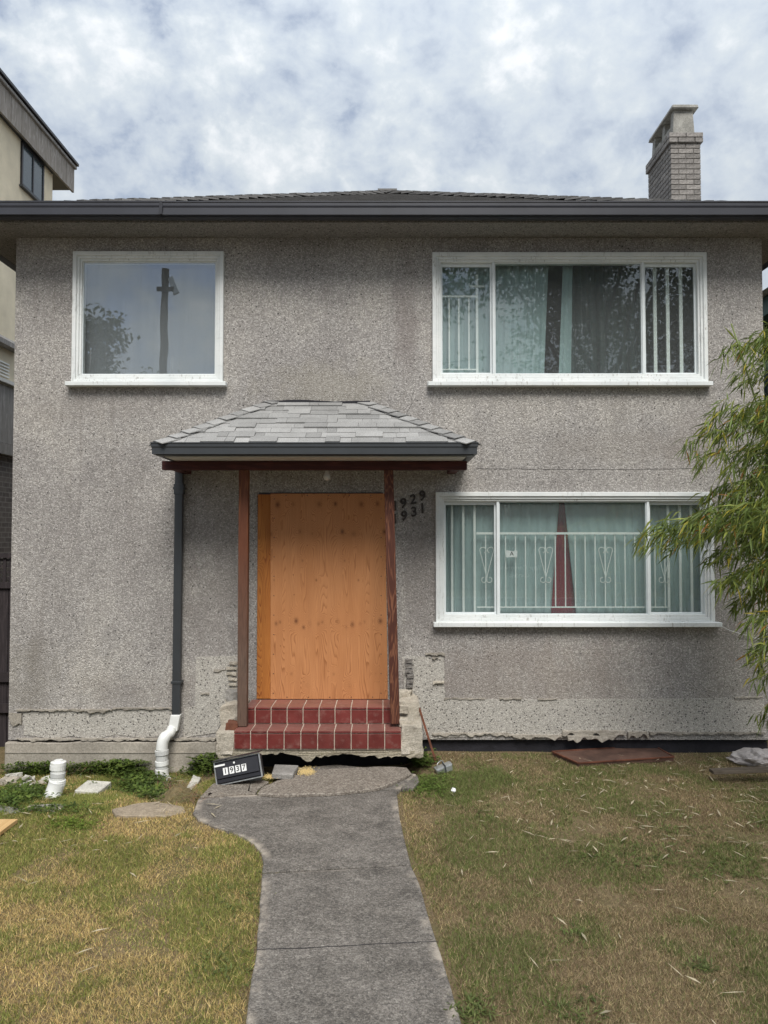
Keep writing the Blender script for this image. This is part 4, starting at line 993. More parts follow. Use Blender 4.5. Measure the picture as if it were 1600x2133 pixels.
fence = empty('wooden_fence', (-5.1, .9, -.2), 'dark stained board fence with a lattice top between the houses', 'fence')
def fp(name, mb, mat=DARKWOOD):
    L = fence.location; mb.v = [(x-L.x, y-L.y, z-L.z) for x, y, z in mb.v]; return mb.build(name, mat, fence)
ft = 2.02
for i in range(17):
    x0 = -6.38 + i*.146; fp('board', MB().box(x0+.003, x0+.142, .90, .92, -.2, ft-.36))
fp('rail', MB().box(-6.4, -3.9, .88, .95, ft-.05, ft)); fp('rail', MB().box(-6.4, -3.9, .87, .895, ft-.40, ft-.33)); fp('rail', MB().box(-6.4, -3.9, .86, .895, .55, .66)); fp('rail', MB().box(-6.4, -3.9, .86, .895, .2, .3))
for i in range(34):
    x0 = -6.38 + i*.073; fp('lattice_slat', MB().box(x0, x0+.035, .905, .915, ft-.33, ft-.05))
for i in range(4): fp('lattice_slat', MB().box(-6.4, -3.9, .916, .925, ft-.30+i*.07, ft-.275+i*.07))

# ================================================================== pipes and clutter by the wall
def curve(pts, sub=6):                                          # smooth path through points
    pts = [Vector(p) for p in pts]; res = []
    for i in range(len(pts)-1):
        p0, p1, p2, p3 = pts[max(i-1, 0)], pts[i], pts[i+1], pts[min(i+2, len(pts)-1)]
        for k in range(sub):
            t = k/sub; res.append(.5*((2*p1)+(-p0+p2)*t+(2*p0-5*p1+4*p2-p3)*t*t+(-p0+3*p1-3*p2+p3)*t**3))
    return res + [pts[-1]]
def thing_at(name, loc, label, cat, group=None): return empty(name, loc, label, cat, group)
def tp(t, name, mb, mat, bevel=0, smooth=False, seg=1, parent=None):
    L = t.location; mb.v = [(x-L.x, y-L.y, z-L.z) for x, y, z in mb.v]; return mb.build(name, mat, parent or t, bevel, seg, smooth)
# downspout adapter and drain
q = lambda x, y, Y: P(x, y, Y)
dp = thing_at('drain_pipe', G(340, 1640), 'white plastic drain bend curving down from the downspout to the ground', 'pipe')
tp(dp, 'adapter', rectpipe(dxb+.002, PZ(1522, -.08), PZ(1488, -.08), .098, .078, -.078, -.03), PVC, .01, False, 2)
tp(dp, 'elbow', MB().tube(curve([q(359, 1516, -.09), q(354, 1527, -.12), q(345, 1534, -.17), q(339, 1546, -.19), q(337, 1562, -.195)]), [.05]*12+[.058]*13, 18), PVC, smooth=True)
for k, (y0, y1, rr_) in enumerate(((1562, 1572, .068), (1572, 1584, .060), (1584, 1594, .067), (1594, 1601, .06), (1601, 1612, .066))):
    tp(dp, 'coupling', MB().tube([q(337, y0, -.195), q(337, y0+.6, -.195), q(337.5, y1-.6, -.195), q(337.5, y1, -.195)], [rr_*.93, rr_, rr_, rr_*.93], 18), (PVC_OLD if k in (0, 1, 3) else PVC), smooth=False)
tp(dp, 'foot_elbow', MB().tube(curve([q(338, 1611, -.195), q(341, 1622, -.21), q(350, 1634, -.25), q(360, 1643, -.30)]), .060, 18), PVC, smooth=True)
# capped standpipe on the lawn
b0 = G(118, 1662); Ys = b0.y
sp = thing_at('standpipe', b0, 'short white capped plastic standpipe leaning out of the weeds', 'pipe')
tp(sp, 'bend', MB().tube(curve([q(106, 1668, Ys-.03), q(113, 1648, Ys), q(118, 1634, Ys+.01), q(120, 1626, Ys+.01)]), .072, 20), PVC, smooth=True)
tp(sp, 'pipe', MB().tube([q(119.5, 1634, Ys+.01), q(121.5, 1594, Ys+.01)], .060, 20), PVC, smooth=False)
for y0, y1, rr_ in ((1636, 1624, .066), (1618, 1608, .064), (1603, 1592, .067)): tp(sp, 'collar', MB().tube([q(120, y0, Ys+.01), q(121, y1, Ys+.01)], rr_, 20), PVC_OLD if y0 == 1618 else PVC, .003)
tp(sp, 'cap', MB().tube([q(121.5, 1594, Ys+.01), q(121.8, 1587, Ys+.01), q(121.8, 1586, Ys+.01), q(121.8, 1583, Ys+.01)], [.066, .066, .04, .036], 20), PVC)

def flat_thing(name, pts, h, mat, label, cat, dz=0.0, bevel=.006, group=None, rough=0, seed=0, lev=None):
    g0 = G(sum(p[0] for p in pts)/len(pts), sum(p[1] for p in pts)/len(pts)+4) if lev is None else Vector((0, 0, lev)); w3 = [GZ(x, y, g0.z+h+dz) for x, y in pts]; c = sum(w3, Vector())/len(w3); zb = g0.z+dz-.01
    mb = MB().slab([(p.x-c.x, p.y-c.y) for p in w3], 0, h+.01); o = mb.build(name, mat, None, bevel); o.location = (c.x, c.y, zb)
    if rough: roughen(o, 2, rough, 9, seed)
    return tag(o, label, cat, group)
flat_thing('concrete_paver', [(155, 1646), (204, 1650), (232, 1628), (182, 1625)], .075, CONC_PAVER, 'square pale concrete paver lying on the grass beside the standpipe', 'paver')
flat_thing('flat_stone', dense([(60, 1676), (130, 1674), (136, 1682), (110, 1690), (58, 1688), (60, 1676)], 18, 1.5, 3)[:-1], .02, CONC_GREY, 'flat grey stone sunk in grass below the standpipe', 'stone')
flat_thing('flat_stone', dense([(0, 1678), (22, 1680), (50, 1686), (30, 1694), (0, 1690), (0, 1678)], 14, 1.5, 4)[:-1], .016, CONC_GREY, 'flat grey stone at the grassy lawn edge under the white rubble', 'stone')
flat_thing('flagstone', dense([(232, 1686), (275, 1674), (330, 1670), (385, 1680), (388, 1690), (350, 1700), (290, 1698), (240, 1696), (232, 1686)], 15, 1.4, 5)[:-1], .022, STONE_TAN, 'tan sandstone flag set in lawn near the curved walkway edge', 'stone', rough=.004, seed=2)
flat_thing('broken_brick', [(386, 1645), (404, 1650), (418, 1620), (402, 1614)], .07, CONC_PAVER, 'whitewashed broken brick lying beside the drain mound', 'brick', rough=.006, seed=3)
flat_thing('plywood_offcut', [(-40, 1706), (37, 1706), (0, 1733), (-60, 1745)], .02, PLY_SCRAP, 'yellow plywood offcut on the lawn cut by the picture edge', 'offcut', dz=.03, bevel=.002)
flat_thing('grey_paver', [(546, 1611), (512, 1615), (516, 1600), (545, 1596)], .05, CONC_GREY, 'dark grey paver half hidden behind the black letterbox', 'paver', dz=.0, lev=.03)
flat_thing('grey_paver', [(566, 1611), (610, 1613), (622, 1594), (572, 1592)], .04, CONC_GREY, 'grey paver lying on the cracked slab below the steps', 'paver', dz=.0, lev=.045)
# white rubble under the weeds
rb = random.Random(12)
rub = [(15, 1632, 34), (48, 1640, 26), (62, 1628, 24), (82, 1634, 26), (98, 1626, 20), (30, 1620, 30), (74, 1646, 22)]
for i, (x, y, w_) in enumerate(rub):
    p = G(x, y); s = w_/1600*7.2
    o = MB().box(-s*.6, s*.6, -s*.35, s*.35, -.01, .035+rb.uniform(0, .03)).build('rubble_piece', CONC_PAVER if i % 3 else CONC_ROUGH)
    roughen(o, 3, .022, 8, i+30); o.location = p; o.rotation_euler = (rb.uniform(-.1, .1), rb.uniform(-.15, .15), rb.uniform(-.6, .6))
    tag(o, ['wide pale plaster slab fragment by the fence, outermost of the rubble', 'small plaster piece at the front of the rubble heap', 'plaster fragment in the middle of the rubble heap', 'crumpled white plaster piece just left of the standpipe', 'plaster crumb behind the standpipe, nearest to it', 'plaster slab at the back of the rubble heap by the foundation', 'lowest plaster piece of the rubble heap, half under weeds'][i], 'rubble', 'plaster rubble by the corner')
# earth mound with dry grass beside the path
mnd = []
mc = G(372, 1668)
o = MB(); nr, ns = 6, 18; vs = [(0, 0, .13)]; fs = []
for i in range(1, nr+1):
    for k in range(ns):
        a = 2*PI*k/ns; rr_ = i/nr; vs.append((.26*rr_*math.cos(a)*(1+.15*math.sin(3*a)), .20*rr_*math.sin(a), .13*(math.cos(rr_*PI)+1)/2 + rb.uniform(-.006, .006)-.01))
for k in range(ns): fs.append((0, 1+k, 1+(k+1) % ns))
for i in range(nr-1):
    for k in range(ns): a = 1+i*ns+k; b = 1+i*ns+(k+1) % ns; fs.append((a, a+ns, b+ns, b))
o.add(vs, fs); mo = o.build('soil_mound', SOIL, smooth=True); mo.location = (mc.x, mc.y, mc.z); tag(mo, kind='structure')

# letterbox
lb = thing_at('letterbox', G(494, 1623, .03), 'dented black wall letterbox numbered 1937 leaning against the steps', 'letterbox')
lb.rotation_euler = (math.radians(-14), math.radians(-12.5), math.radians(-3))
lb.location = P(499, 1627, -1.16); lw2, lh = .205, .195
MB().box(-lw2, lw2, .0, .10, 0, lh).build('back_box', BLACK, lb, .006)
MB().ring(-lw2-.006, lw2+.006, -.006, lh+.006, .012, .012, .010, .010, -.006, .02).build('rim', GREY_METAL, lb, .002)
MB().add([(-lw2+.012, -.022, .05), (lw2-.012, -.022, .05), (lw2-.012, -.012, lh-.012), (-lw2+.012, -.012, lh-.012), (-lw2+.012, 0, .05), (lw2-.012, 0, .05), (lw2-.012, 0, lh-.012), (-lw2+.012, 0, lh-.012)],
         [(0, 1, 2, 3), (4, 7, 6, 5), (0, 4, 5, 1), (1, 5, 6, 2), (2, 6, 7, 3), (3, 7, 4, 0)]).build('front_panel', BLACK, lb, .003)
MB().box(-lw2+.014, lw2-.014, -.012, 0, .012, .046).build('paper_slot', BLACK, lb, .004)
MB().add([(-lw2-.01, -.035, lh+.008), (lw2+.01, -.035, lh+.008), (lw2+.01, .1, lh+.02), (-lw2-.01, .1, lh+.02), (-lw2-.01, -.035, lh+.014), (lw2+.01, -.035, lh+.014), (lw2+.01, .1, lh+.026), (-lw2-.01, .1, lh+.026)],
         [(0, 3, 2, 1), (4, 5, 6, 7), (0, 1, 5, 4), (1, 2, 6, 5), (2, 3, 7, 6), (3, 0, 4, 7)]).build('lid', BLACK, lb, .002)
MB().box(-.20, -.105, -.0235, -.015, .155, .17).build('name_strip', LWHITE, lb)
MB().tube([(-.02, -.022, .163), (-.02, -.0235, .163)], .009, 10).build('lock', LWHITE, lb)
for i, ch in enumerate('1937'):
    px_ = -.105 + i*.056
    pl_ = MB().box(px_-.021, px_+.021, -.0255, -.017, .075, .135).build('number_plate', LWHITE, lb)
    link('digit', textmesh(ch, .062, .0006, 0, .0008), LBLACK, pl_, (px_, -.0262, .105), (PI/2, 0, 0))

# rusty flat bar leaning on the end block
tag(MB().bar(P(873, 1474, -.22), GZ(909, 1590, -.01), .022, .012, (0, 1, 0)).build('rusty_bar', RUST, None, .002), 'thin rusty flat bar leaning against the broken step end', 'bar')
# metal lantern-like tub with wire handle
tb = thing_at('metal_lamp_shade', G(925, 1608), 'small crushed galvanised lamp housing with wire handle lying in grass', 'lamp housing')
tb.rotation_euler = (.15, -.25, .35)
MB().add([(-.075, -.045, 0), (.075, -.045, 0), (.075, .045, 0), (-.075, .045, 0), (-.09, -.03, .07), (.09, -.03, .07), (.09, .03, .075), (-.09, .03, .075)], [(0, 3, 2, 1), (4, 5, 6, 7), (0, 1, 5, 4), (1, 2, 6, 5), (2, 3, 7, 6), (3, 0, 4, 7)]).build('body', GREY_METAL, tb, .014, 2)
MB().tube([(.0, -.047, .0), (.004, -.049, .04), (.008, -.035, .078), (.01, .03, .082)], .006, 6).build('strap', GUTTER_G, tb)
MB().tube(curve([(-.07, -.02, .07), (-.055, -.01, .11), (-.0, .01, .115), (.02, .02, .075)]), .0045, 6).build('handle', GREY_METAL, tb, smooth=True)
# rusty sheet, plank, bag
sh = [(1150, 1566), (1205, 1590), (1404, 1577), (1362, 1553)]
so = flat_thing('rusty_sheet', sh, .03, RUST2, 'rusty brown metal sheet lying flat by the black foundation', 'metal sheet', .02, .003)
c = so.location; w3 = [GZ(x, y, c.z+.04)-Vector((c.x, c.y, 0)) for x, y in sh]
for a, b in zip(w3, w3[1:]+w3[:1]): MB().bar((a.x, a.y, .042), (b.x, b.y, .042), .018, .012).build('folded_edge', RUST, so)
so2 = MB().bar(P(1482, 1607, -.95), P(1660, 1600, -.95), .10, .03); tag(so2.build('old_plank', BALKWOOD, None, .003), 'dark weathered plank lying in the grass under the bamboo', 'plank')
bg_ = G(1585, 1592)
from mathutils import noise as mnz
bm = bmesh.new(); bmesh.ops.create_icosphere(bm, subdivisions=4, radius=1)
for v in bm.verts:
    c_ = v.co.copy(); f = 1 + .30*mnz.noise(c_*2.2) + .20*abs(mnz.noise(c_*5.5)) - .10*abs(mnz.noise(c_*11))
    v.co = Vector((c_.x*.27*f, c_.y*.16*f, max(-.02, (c_.z*.085+.055)*f)))
me = bpy.data.meshes.new('plastic_bag'); bm.to_mesh(me); bm.free()
BAG = plain('clear_grey_plastic', (.42, .38, .36), .35, .25, 14, spec=.5)
tag(link('plastic_bag', me, BAG, None, bg_), 'crumpled grey plastic bag on the ground below the bamboo', 'bag')
# loose wire drooping from the sill
tag(MB().tube(curve([P(1500, 1303, -.08), P(1520, 1313, -.05), P(1550, 1322, -.03), P(1600, 1336, -.02)]), .004, 5).build('loose_wire', PVC_OLD, smooth=True), 'thin loose wire drooping from the lower window sill end', 'wire')
# dandelion clock
dd = thing_at('dandelion', G(943, 1662), 'white dandelion seed head in the green grass by the path', 'dandelion')
MB().tube([(0, 0, 0), (.005, 0, .05)], .0025, 5).build('stalk', LEAF and CULM, dd); 
bm = bmesh.new(); bmesh.ops.create_icosphere(bm, subdivisions=2, radius=.02); me = bpy.data.meshes.new('seed_head'); bm.to_mesh(me); bm.free(); o = link('seed_head', me, LWHITE, dd, (.005, 0, .065)); roughen(o, 1, .006, 60, 2)
# sawdust spill
sv, sf, scol = [], [], []
for i in range(900):
    a, b = (638, 1606) if i % 3 else (560, 1617)
    x = a + random.gauss(0, 9 if i % 3 else 7); y = b + random.gauss(0, 4.0 if i % 3 else 2.0); p = GZ(x, y, .046); s = random.uniform(.002, .006); k = len(sv)
    sv += [(p.x-s, p.y-s, .044), (p.x+s, p.y-s, .044), (p.x, p.y+s, .047+s*.6)]; sf.append((k, k+1, k+2)); cc0 = random.uniform(.8, 1.1); scol += [(.62*cc0, .46*cc0, .2*cc0)]*3
tag(colored('sawdust', np.array(sv), np.array(sf), np.array(scol), GRASSM), 'yellow sawdust spilled on the slab by the grey paver', 'sawdust', kind='stuff')

# ================================================================== plants
class Leaves:
    def __init__(s): s.v = []; s.f = []; s.c = []
    def leaf(s, p, d, L, W, col, up=None, fold=.25, droop=.15):
        d = d.normalized(); up = up or Vector((random.gauss(0, 1), random.gauss(0, 1), random.gauss(0, 1)+.6))
        sd = d.cross(up)
        if sd.length < 1e-3: sd = Vector((1, 0, 0))
        sd.normalize(); nn = sd.cross(d); b = len(s.v)
        m = p + d*(L*.42); t = p + d*L - Vector((0, 0, L*droop))
        for q in (p, m+sd*(W/2)+nn*(W*fold), m-nn*0, m-sd*(W/2)+nn*(W*fold), t): s.v.append(tuple(q))
        s.f += [(b, b+1, b+2), (b, b+2, b+3), (b+1, b+4, b+2), (b+2, b+4, b+3)]; s.c += [col]*5
    def build(s, name, parent=None, mat=None): return colored(name, np.array(s.v), np.array(s.f), np.array(s.c), mat or LEAF, parent)
random.seed(31)
bam = empty('bamboo', (3.75, -1.6, 0), 'leafy green bamboo clump arching in front of the lower window', 'bamboo')
BL = Vector((3.75, -1.6, 0))
culms = []
for k in range(9):
    bx_, by_ = 3.75 + random.uniform(-.1, .55), -1.6 + random.uniform(-.4, .6); h = random.uniform(3.2, 4.6); lean = random.uniform(-.16, .02)
    pts = [Vector((bx_ + lean*h*(i/12)**2.0*1.2, by_, h*i/12 - .03)) for i in range(13)]
    culms.append(pts); mb = MB(); mb.tube([p-BL for p in pts], [.016*(1-.6*i/12) for i in range(13)], 8); mb.build('culm', CULM, bam, smooth=True)
    for i in range(1, 12): pass
def bcol():
    r_ = random.random(); k = random.uniform(.65, 1.35)
    if r_ < .05: c_ = (.46, .38, .05)
    elif r_ < .07: c_ = (.42, .20, .05)
    elif r_ < .38: c_ = (.25, .285, .06)
    else: c_ = (.135, .185, .045)
    return tuple(x*k for x in c_)
LV = Leaves(); tw = MB()
def spray(tip, start, Y, dens=1.0, inner=.25, sp=.16):
    a = P(start[0], start[1], Y + random.uniform(-.1, .2)); b = P(tip[0], tip[1], Y); L = (b-a).length
    c1 = a.lerp(b, .5) + Vector((0, random.uniform(-.1, .1), .16*L))
    pts = [(1-t)**2*a + 2*t*(1-t)*c1 + t*t*b for t in np.linspace(0, 1, 10)]
    tw.tube([p-BL for p in pts], [.005-.0035*i/9 for i in range(10)], 4, False)
    n = int(L*38*dens)
    for i in range(n):
        t = inner + (1-inner)*(i+random.random())/n; p = (1-t)**2*a + 2*t*(1-t)*c1 + t*t*b
        d0 = ((b-c1)*t + (c1-a)*(1-t)).normalized()
        off = Vector((random.gauss(0, .5), random.gauss(0, 1), random.gauss(0, .7)))*sp*.45*(1.1-t*.5); e = p + off
        tw.tube([p-BL, e-BL], [.0022, .0012], 3, False)
        for k in range(random.randint(3, 6)):
            d = (d0*random.uniform(.2, 1.0) + Vector((random.gauss(0, .45), random.gauss(0, .55), random.gauss(-.55, .42)))).normalized()
            q_ = e + Vector((random.gauss(0, .02), random.gauss(0, .02), random.gauss(0, .02)))
            LV.leaf(q_-BL, d, random.uniform(.10, .19), random.uniform(.011, .018), bcol(), droop=random.uniform(.05, .3))
tips = [(1505, 738), (1535, 770), (1565, 716), (1548, 800), (1580, 740), (1424, 926), (1448, 960), (1470, 872), (1508, 985), (1495, 905), (1540, 868), (1560, 930), (1585, 880), (1575, 990), (1530, 1030),
        (1328, 1132), (1352, 1104), (1400, 1135), (1440, 1120), (1430, 1080), (1480, 1085), (1500, 1045), (1466, 1165), (1490, 1215), (1510, 1160), (1530, 1262), (1545, 1110), (1560, 1190), (1550, 1300), (1520, 1210), (1575, 1240), (1590, 1100), (1570, 1060), (1555, 1010),
        (1562, 1360), (1575, 1420), (1588, 1490), (1590, 1330), (1580, 1290), (1540, 1160), (1470, 1040), (1510, 1110), (1595, 1160), (1600, 1010), (1612, 1400), (1600, 950), (1555, 1250), (1590, 1380)]
for tx, ty in tips:
    sxp = 1690 + random.uniform(-30, 60); far_ = tx < 1460
    spray((tx, ty), (sxp, ty - random.uniform(10, 70) + (25 if far_ else 0)), -1.45 + random.uniform(-.45, .5), 1.0, .22)
for _ in range(26):                                                # body of the clump beyond the frame
    ty = random.uniform(800, 1560); spray((random.uniform(1610, 1700), ty), (1740, ty-40), -1.5 + random.uniform(-.6, .6), .9, .1)
tag(LV.build('foliage', bam), kind=None); tw.build('twigs', CULM, bam)

def tree(name, base, height, crown_r, crown_z, n_leaf, label, seed, leaf=.22, cols=((.03, .05, .015), (.06, .09, .025))):
    r_ = random.Random(seed); t = empty(name, base, label, 'tree', 'street trees'); mb = MB()
    mb.tube([(0, 0, -.1), (.05, 0, crown_z*.5), (0, .05, crown_z), (.1, 0, height*.85)], [.26, .2, .15, .04], 10)
    tips_ = []
    for k in range(16):
        a = r_.uniform(0, 2*PI); z0 = r_.uniform(.45, .9)*crown_z; R_ = crown_r*r_.uniform(.45, .85); z1 = crown_z + r_.uniform(-.4, .75)*crown_r
        e = Vector((math.cos(a)*R_, math.sin(a)*R_, z1)); mb.tube([(0, 0, z0), (e.x*.5, e.y*.5, (z0+z1)/2+.3), e], [.08, .05, .02], 6); tips_.append(e)
    mb.build('trunk', BARK, t, smooth=True); lv = Leaves(); old = random.getstate(); random.seed(seed)
    clumps = tips_ + [Vector((random.gauss(0, 1), random.gauss(0, 1), random.gauss(0, .8)))*crown_r*.45 + Vector((0, 0, crown_z+.25*crown_r)) for _ in range(26)]
    for i in range(n_leaf):
        c_ = random.choice(clumps); p = c_ + Vector((random.gauss(0, 1), random.gauss(0, 1), random.gauss(0, .8)))*crown_r*.14
        k = random.random(); col = tuple(cols[0][j]*(1-k)+cols[1][j]*k for j in range(3))
        lv.leaf(p, Vector((random.gauss(0, 1), random.gauss(0, 1), random.gauss(-.5, .6))), leaf*random.uniform(.7, 1.3), leaf*.55, col)
    lv.build('crown', t); random.setstate(old); return t
# across the street, behind the viewer: what the window panes mirror, and an added hedge
tree('street_tree', (6.6, -15.5, 0), 13.5, 4.6, 9.2, 30000, 'broad leafy street tree mirrored in the upper three-light window', 5, .17)
tree('street_tree', (-17.3, -30, 0), 12.6, 4.3, 7.9, 34000, 'round leafy tree mirrored in the streaked upper window', 9, .3)
up = empty('utility_pole', (-8.15, -20.2, 0), 'wooden utility pole with crossarm mirrored in the streaked upper window', 'utility pole')
MB().tube([(0, 0, -.2), (0, 0, 12.2)], [.19, .13], 12).build('pole', POLEWOOD, up)
MB().bar((-.25, .16, 11.42), (.4, .16, 11.40), .1, .16).build('crossarm', POLEWOOD, up); MB().bar((.22, .1, 11.85), (.52, .1, 11.2), .10, .22).build('lamp_head', GREY_METAL, up, .02)
MB().tube(curve([(-12, 0, 9.0), (-4, 0, 8.1), (0, 0, 7.9), (5, 0, 8.0), (12, 0, 8.9)]), .018, 5).build('cable', BLACK, up)
hd = empty('added_hedge', (3, -25, 0), 'tall dark hedge added across the street to darken the lower window reflection', 'hedge')  # unseen hedge, added so the lower panes reflect something dark
hl = Leaves(); _st = random.getstate(); random.seed(3)
MB().box(-17, 17, -1.2, .2, -.1, 4.6).build('hedge_core', BARK, hd)
for i in range(15000):
    x = random.uniform(-18, 18); hh = 5.0 + .5*math.sin(x*.9) + .35*math.sin(x*2.3+1); z = hh*random.random()**.8; k = random.random()
    hl.leaf(Vector((x, .3 + random.gauss(0, .15), z)), Vector((random.gauss(0, 1), random.gauss(0, 1), random.gauss(-.4, .6))), .3, .17, (.03+.03*k, .045+.045*k, .015+.012*k))
hl.build('foliage', hd); random.setstate(_st)
sg = empty('garden_sign', (5.0, -20.5, 0), 'dark board lettered Your Community Garden mirrored in the lower window', 'sign')
for x in (-.9, .9): MB().box(x-.05, x+.05, .03, .1, -.05, 1.5).build('post', POLEWOOD, sg)
SIGN = plain('dark_sign_board', (.03, .05, .04), .5)
MB().box(-1.05, 1.05, -.0, .03, .45, 1.45).build('board', SIGN, sg, .005)
for s_, z in (('Your Community', 1.08), ('Garden', .78)):
    me = textmesh(s_, .24, .004); link('lettering', me, LWHITE, sg, (0, .036 if False else -.004, z), (PI/2, 0, 0))
sg.rotation_euler = (0, 0, PI)

# ================================================================== lawn
def lawn(n, box, seed):
    r_ = np.random.default_rng(seed); x = r_.uniform(box[0], box[1], n); y = r_.uniform(box[2], box[3], n)
    # keep only what the eye can reach, thinning with distance
    dpt = y - CAMY; keep = (np.abs(x)/dpt < .74) & (r_.random(n) < np.clip((4.6/dpt)**1.1, .25, 1))
    keep &= ~((y > -.02))
    for pp in PATHPOLY + [[tuple(GZ(a, b, 0)[:2]) for a, b in BRK]]: keep &= ~inpoly(x, y, pp)
    for pp in PATHPOLY[:3]: keep &= ~(inpoly(x-.045, y, pp) & (r_.random(n) < .85)) & ~(inpoly(x+.02, y, pp) & (r_.random(n) < .7))
    keep &= ~((x > -1.8) & (x < .5) & (y > -.74))
    return x[keep], y[keep], r_
bx_, by_, r_ = lawn(1500000, (-5.6, 5.8, -5.4, 0), 3)
n = len(bx_)
def fb(x, y, s, seed): return .55*vnoise(x*s, y*s, seed)+.3*vnoise(x*s*2.3+7, y*s*2.3, seed+1)+.15*vnoise(x*s*5+3, y*s*5, seed+2)
green = fb(bx_, by_, 1.5, 5); dry = fb(bx_+3, by_, 1.1, 9); bare = fb(bx_, by_+5, 2.2, 14); fine_ = fb(bx_, by_, 6, 22)
right = sst(-.4, .6, bx_)
# green tongues: next to the step end, and where weeds run through the dry turf
near_step = np.exp(-(((bx_-.72)/.5)**2 + ((by_+.95)/.42)**2)); wallg = sst(-1.9, -1.0, by_)*(1-right)
gfac = np.clip(sst(.40, .62, green*.75+fine_*.3)*(.75-.12*right) + near_step*.9 + wallg*.5 + .1, 0, 1)
bk = sst(.60, .74, bare)
keep = r_.random(n) > bk*.65*(.5+.5*right)
bx_, by_, gfac, dry, fine_, right, bk = [a[keep] for a in (bx_, by_, gfac, dry, fine_, right, bk)]; n = len(bx_)
bzv = gz(bx_, by_)
ht = r_.uniform(.008, .024, n)*(1+.6*gfac)*(1-.35*bk); wdt = r_.uniform(.0014, .0030, n)*(1+.25*(by_+5)/3)
ang = r_.uniform(0, 2*PI, n); la = r_.uniform(0, 2*PI, n); ln = np.abs(r_.normal(0, 1.1, n))*ht
ca_, sa_ = np.cos(ang)*wdt, np.sin(ang)*wdt
v = np.zeros((n, 3, 3))
v[:, 0] = np.stack([bx_-ca_, by_-sa_, bzv-.004], -1); v[:, 1] = np.stack([bx_+ca_, by_+sa_, bzv-.004], -1)
v[:, 2] = np.stack([bx_+np.cos(la)*ln, by_+np.sin(la)*ln, bzv+ht], -1)
isg = r_.random(n) < gfac
straw_l = np.array([.67, .50, .215]); straw_r = np.array([.46, .36, .20]); brown = np.array([.27, .195, .115])
gr_l = np.array([.25, .265, .07]); gr_r = np.array([.165, .195, .06])
sel = r_.random(n)[:, None] < (.25+.5*right*np.clip(dry*1.4, 0, 1))[:, None]
straw = np.where(sel, brown, straw_l*(1-right[:, None])+straw_r*right[:, None])
grn = gr_l*(1-right[:, None])+gr_r*right[:, None]
bc = np.where(isg[:, None], grn, straw)*r_.uniform(.65, 1.35, n)[:, None]*(.85+.3*fine_[:, None])
# longer loose blades and thatch
m_ = 24000; pick = r_.choice(n, m_, replace=False); px_, py_ = bx_[pick], by_[pick]; pz_ = gz(px_, py_)
h2 = r_.uniform(.014, .036, m_); a2 = r_.uniform(0, 2*PI, m_); l2 = r_.uniform(.5, 2.2, m_)*h2; w2 = r_.uniform(.0010, .0020, m_)
v2 = np.zeros((m_, 3, 3)); v2[:, 0] = np.stack([px_-np.sin(a2)*w2, py_+np.cos(a2)*w2, pz_], -1); v2[:, 1] = np.stack([px_+np.sin(a2)*w2, py_-np.cos(a2)*w2, pz_], -1)
v2[:, 2] = np.stack([px_+np.cos(a2)*l2, py_+np.sin(a2)*l2, pz_+h2], -1)
c2 = np.where((r_.random(m_) < .35+.4*gfac[pick])[:, None], grn[pick]*1.1, straw[pick]*1.1)*r_.uniform(.6, 1.3, m_)[:, None]
v = np.concatenate([v, v2]); bc = np.concatenate([bc, c2]); n = len(v)
go = colored('grass', v.reshape(-1, 3), np.arange(n*3).reshape(-1, 3), np.repeat(bc, 3, 0), GRASSM)
tag(go, 'patchy dry lawn grass on both sides of the walkway', 'grass', kind='stuff')
# fallen bamboo leaves and straw
random.seed(77); FL = Leaves()
for i in range(900):
    x = random.uniform(.5, 4.4) if i % 9 else random.uniform(-4, -1.2); y = random.uniform(-4.7, -.15) if i % 2 else random.uniform(-2.6, -.2)
    if i % 9 and random.random() > (x-.2)/3.4: continue
    if any(inpoly(np.array([x]), np.array([y]), pp)[0] for pp in PATHPOLY) and i % 3: continue
    a = random.uniform(0, 2*PI); k = random.uniform(.6, 1.15); thin = random.random() < .6
    FL.leaf(Vector((x, y, float(gz(x, y)) + random.uniform(.026, .045))), Vector((math.cos(a), math.sin(a), random.uniform(-.05, .15))), random.uniform(.05, .15), .007 if thin else random.uniform(.012, .019), (.66*k, .57*k, .40*k), Vector((0, 0, 1)), .2, .0)
tag(FL.build('fallen_leaves'), 'dry pale bamboo leaves scattered over the lawn', 'leaf litter', kind='stuff')
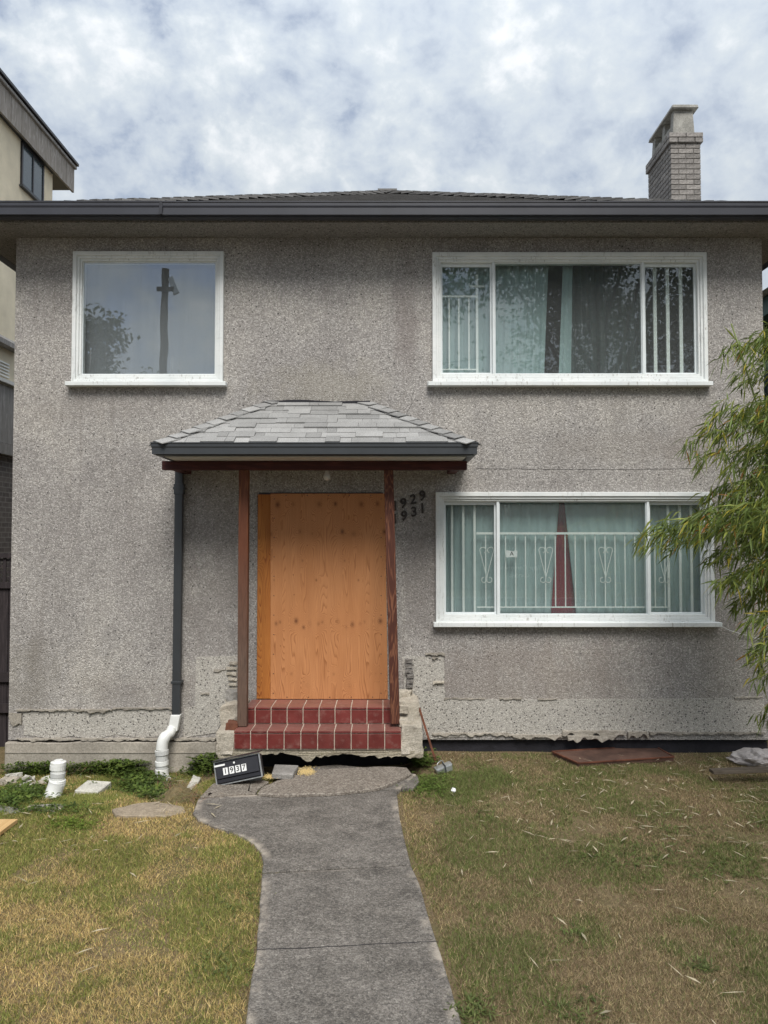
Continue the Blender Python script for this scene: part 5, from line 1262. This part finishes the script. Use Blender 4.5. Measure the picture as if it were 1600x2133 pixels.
# leafy weeds by the foundation, on the mound and in the lawn
WD = Leaves(); random.seed(5)
def weeds(cx, cy, sx_, sy_, n_, hmax, L, cols, wr=.6):
    for _ in range(n_):
        p = G(cx + random.gauss(0, sx_), cy + random.gauss(0, sy_))
        if p.y > -.07: p.y = -.07 - random.random()*.1; p.z = float(gz(p.x, p.y))
        h = random.random()**1.3*hmax; c_ = random.choice(cols); k = random.uniform(.6, 1.4)
        for q_ in range(3):
            a = random.uniform(0, 2*PI)
            WD.leaf(p + Vector((random.gauss(0, .012), random.gauss(0, .012), h)), Vector((math.cos(a), math.sin(a), random.uniform(-.1, .8))), L*random.uniform(.6, 1.3), L*wr*random.uniform(.7, 1.1), tuple(x*k for x in c_), Vector((0, 0, 1)), .15, .1)
GN = [(.10, .15, .03), (.14, .19, .04), (.07, .11, .025)]
weeds(85, 1600, 28, 5, 420, .12, .035, GN); weeds(190, 1598, 40, 4, 420, .12, .033, GN); weeds(262, 1606, 26, 10, 620, .14, .04, GN); weeds(300, 1640, 26, 9, 650, .08, .045, GN); weeds(320, 1655, 14, 7, 260, .06, .05, GN)
weeds(60, 1655, 34, 9, 520, .07, .04, GN); weeds(20, 1668, 20, 8, 260, .06, .04, GN); weeds(432, 1600, 10, 12, 240, .18, .05, GN); weeds(100, 1690, 60, 6, 300, .04, .03, GN); weeds(150, 1720, 30, 8, 300, .03, .025, [(.16, .22, .035)])
weeds(880, 1592, 14, 7, 230, .09, .035, GN); weeds(895, 1640, 24, 14, 420, .04, .025, [(.12, .18, .035)]); weeds(872, 1572, 5, 3, 50, .07, .03, GN)
for (a, b, c_, d_, n_) in ((1400, 1735, 40, 18, 190), (1340, 1795, 36, 14, 170), (1480, 1805, 45, 14, 200), (1230, 1790, 26, 8, 70), (1462, 2022, 12, 6, 50), (1010, 1700, 14, 6, 60), (1590, 1712, 14, 8, 60), (990, 2110, 20, 10, 90), (1200, 2110, 30, 14, 60), (500, 1880, 30, 18, 90), (470, 2010, 22, 14, 70), (1190, 1950, 14, 8, 40), (540, 1650, 5, 2, 16), (470, 1657, 5, 2, 14)):
    weeds(a, b, c_*1.35, d_*1.35, int(n_*.8), .022, .045, [(.135, .17, .05), (.11, .145, .04), (.16, .18, .06)], .22)
tag(WD.build('weeds'), 'leafy green weeds along the foundation and in the turf', 'weeds', kind='stuff')
# dry stalks on the soil mound and by the standpipe
DS = Leaves()
for (a, b, c_, d_, n_) in ((370, 1652, 20, 11, 620), (165, 1612, 20, 5, 160), (400, 1668, 14, 6, 220)):
    for _ in range(n_):
        p = G(a+random.gauss(0, c_), b+random.gauss(0, d_)); zz = p.z + random.uniform(.0, .1); an = random.uniform(0, 2*PI)
        DS.leaf(Vector((p.x, p.y, zz)), Vector((math.cos(an), math.sin(an), random.uniform(-.3, .4))), random.uniform(.06, .14), .004, tuple(x*random.uniform(.6, 1.2) for x in (.36, .27, .15)), Vector((0, 0, 1)), .1, .1)
tag(DS.build('dry_stalks'), 'dry straw stalks tangled on the soil mound and by the standpipe', 'straw', kind='stuff')
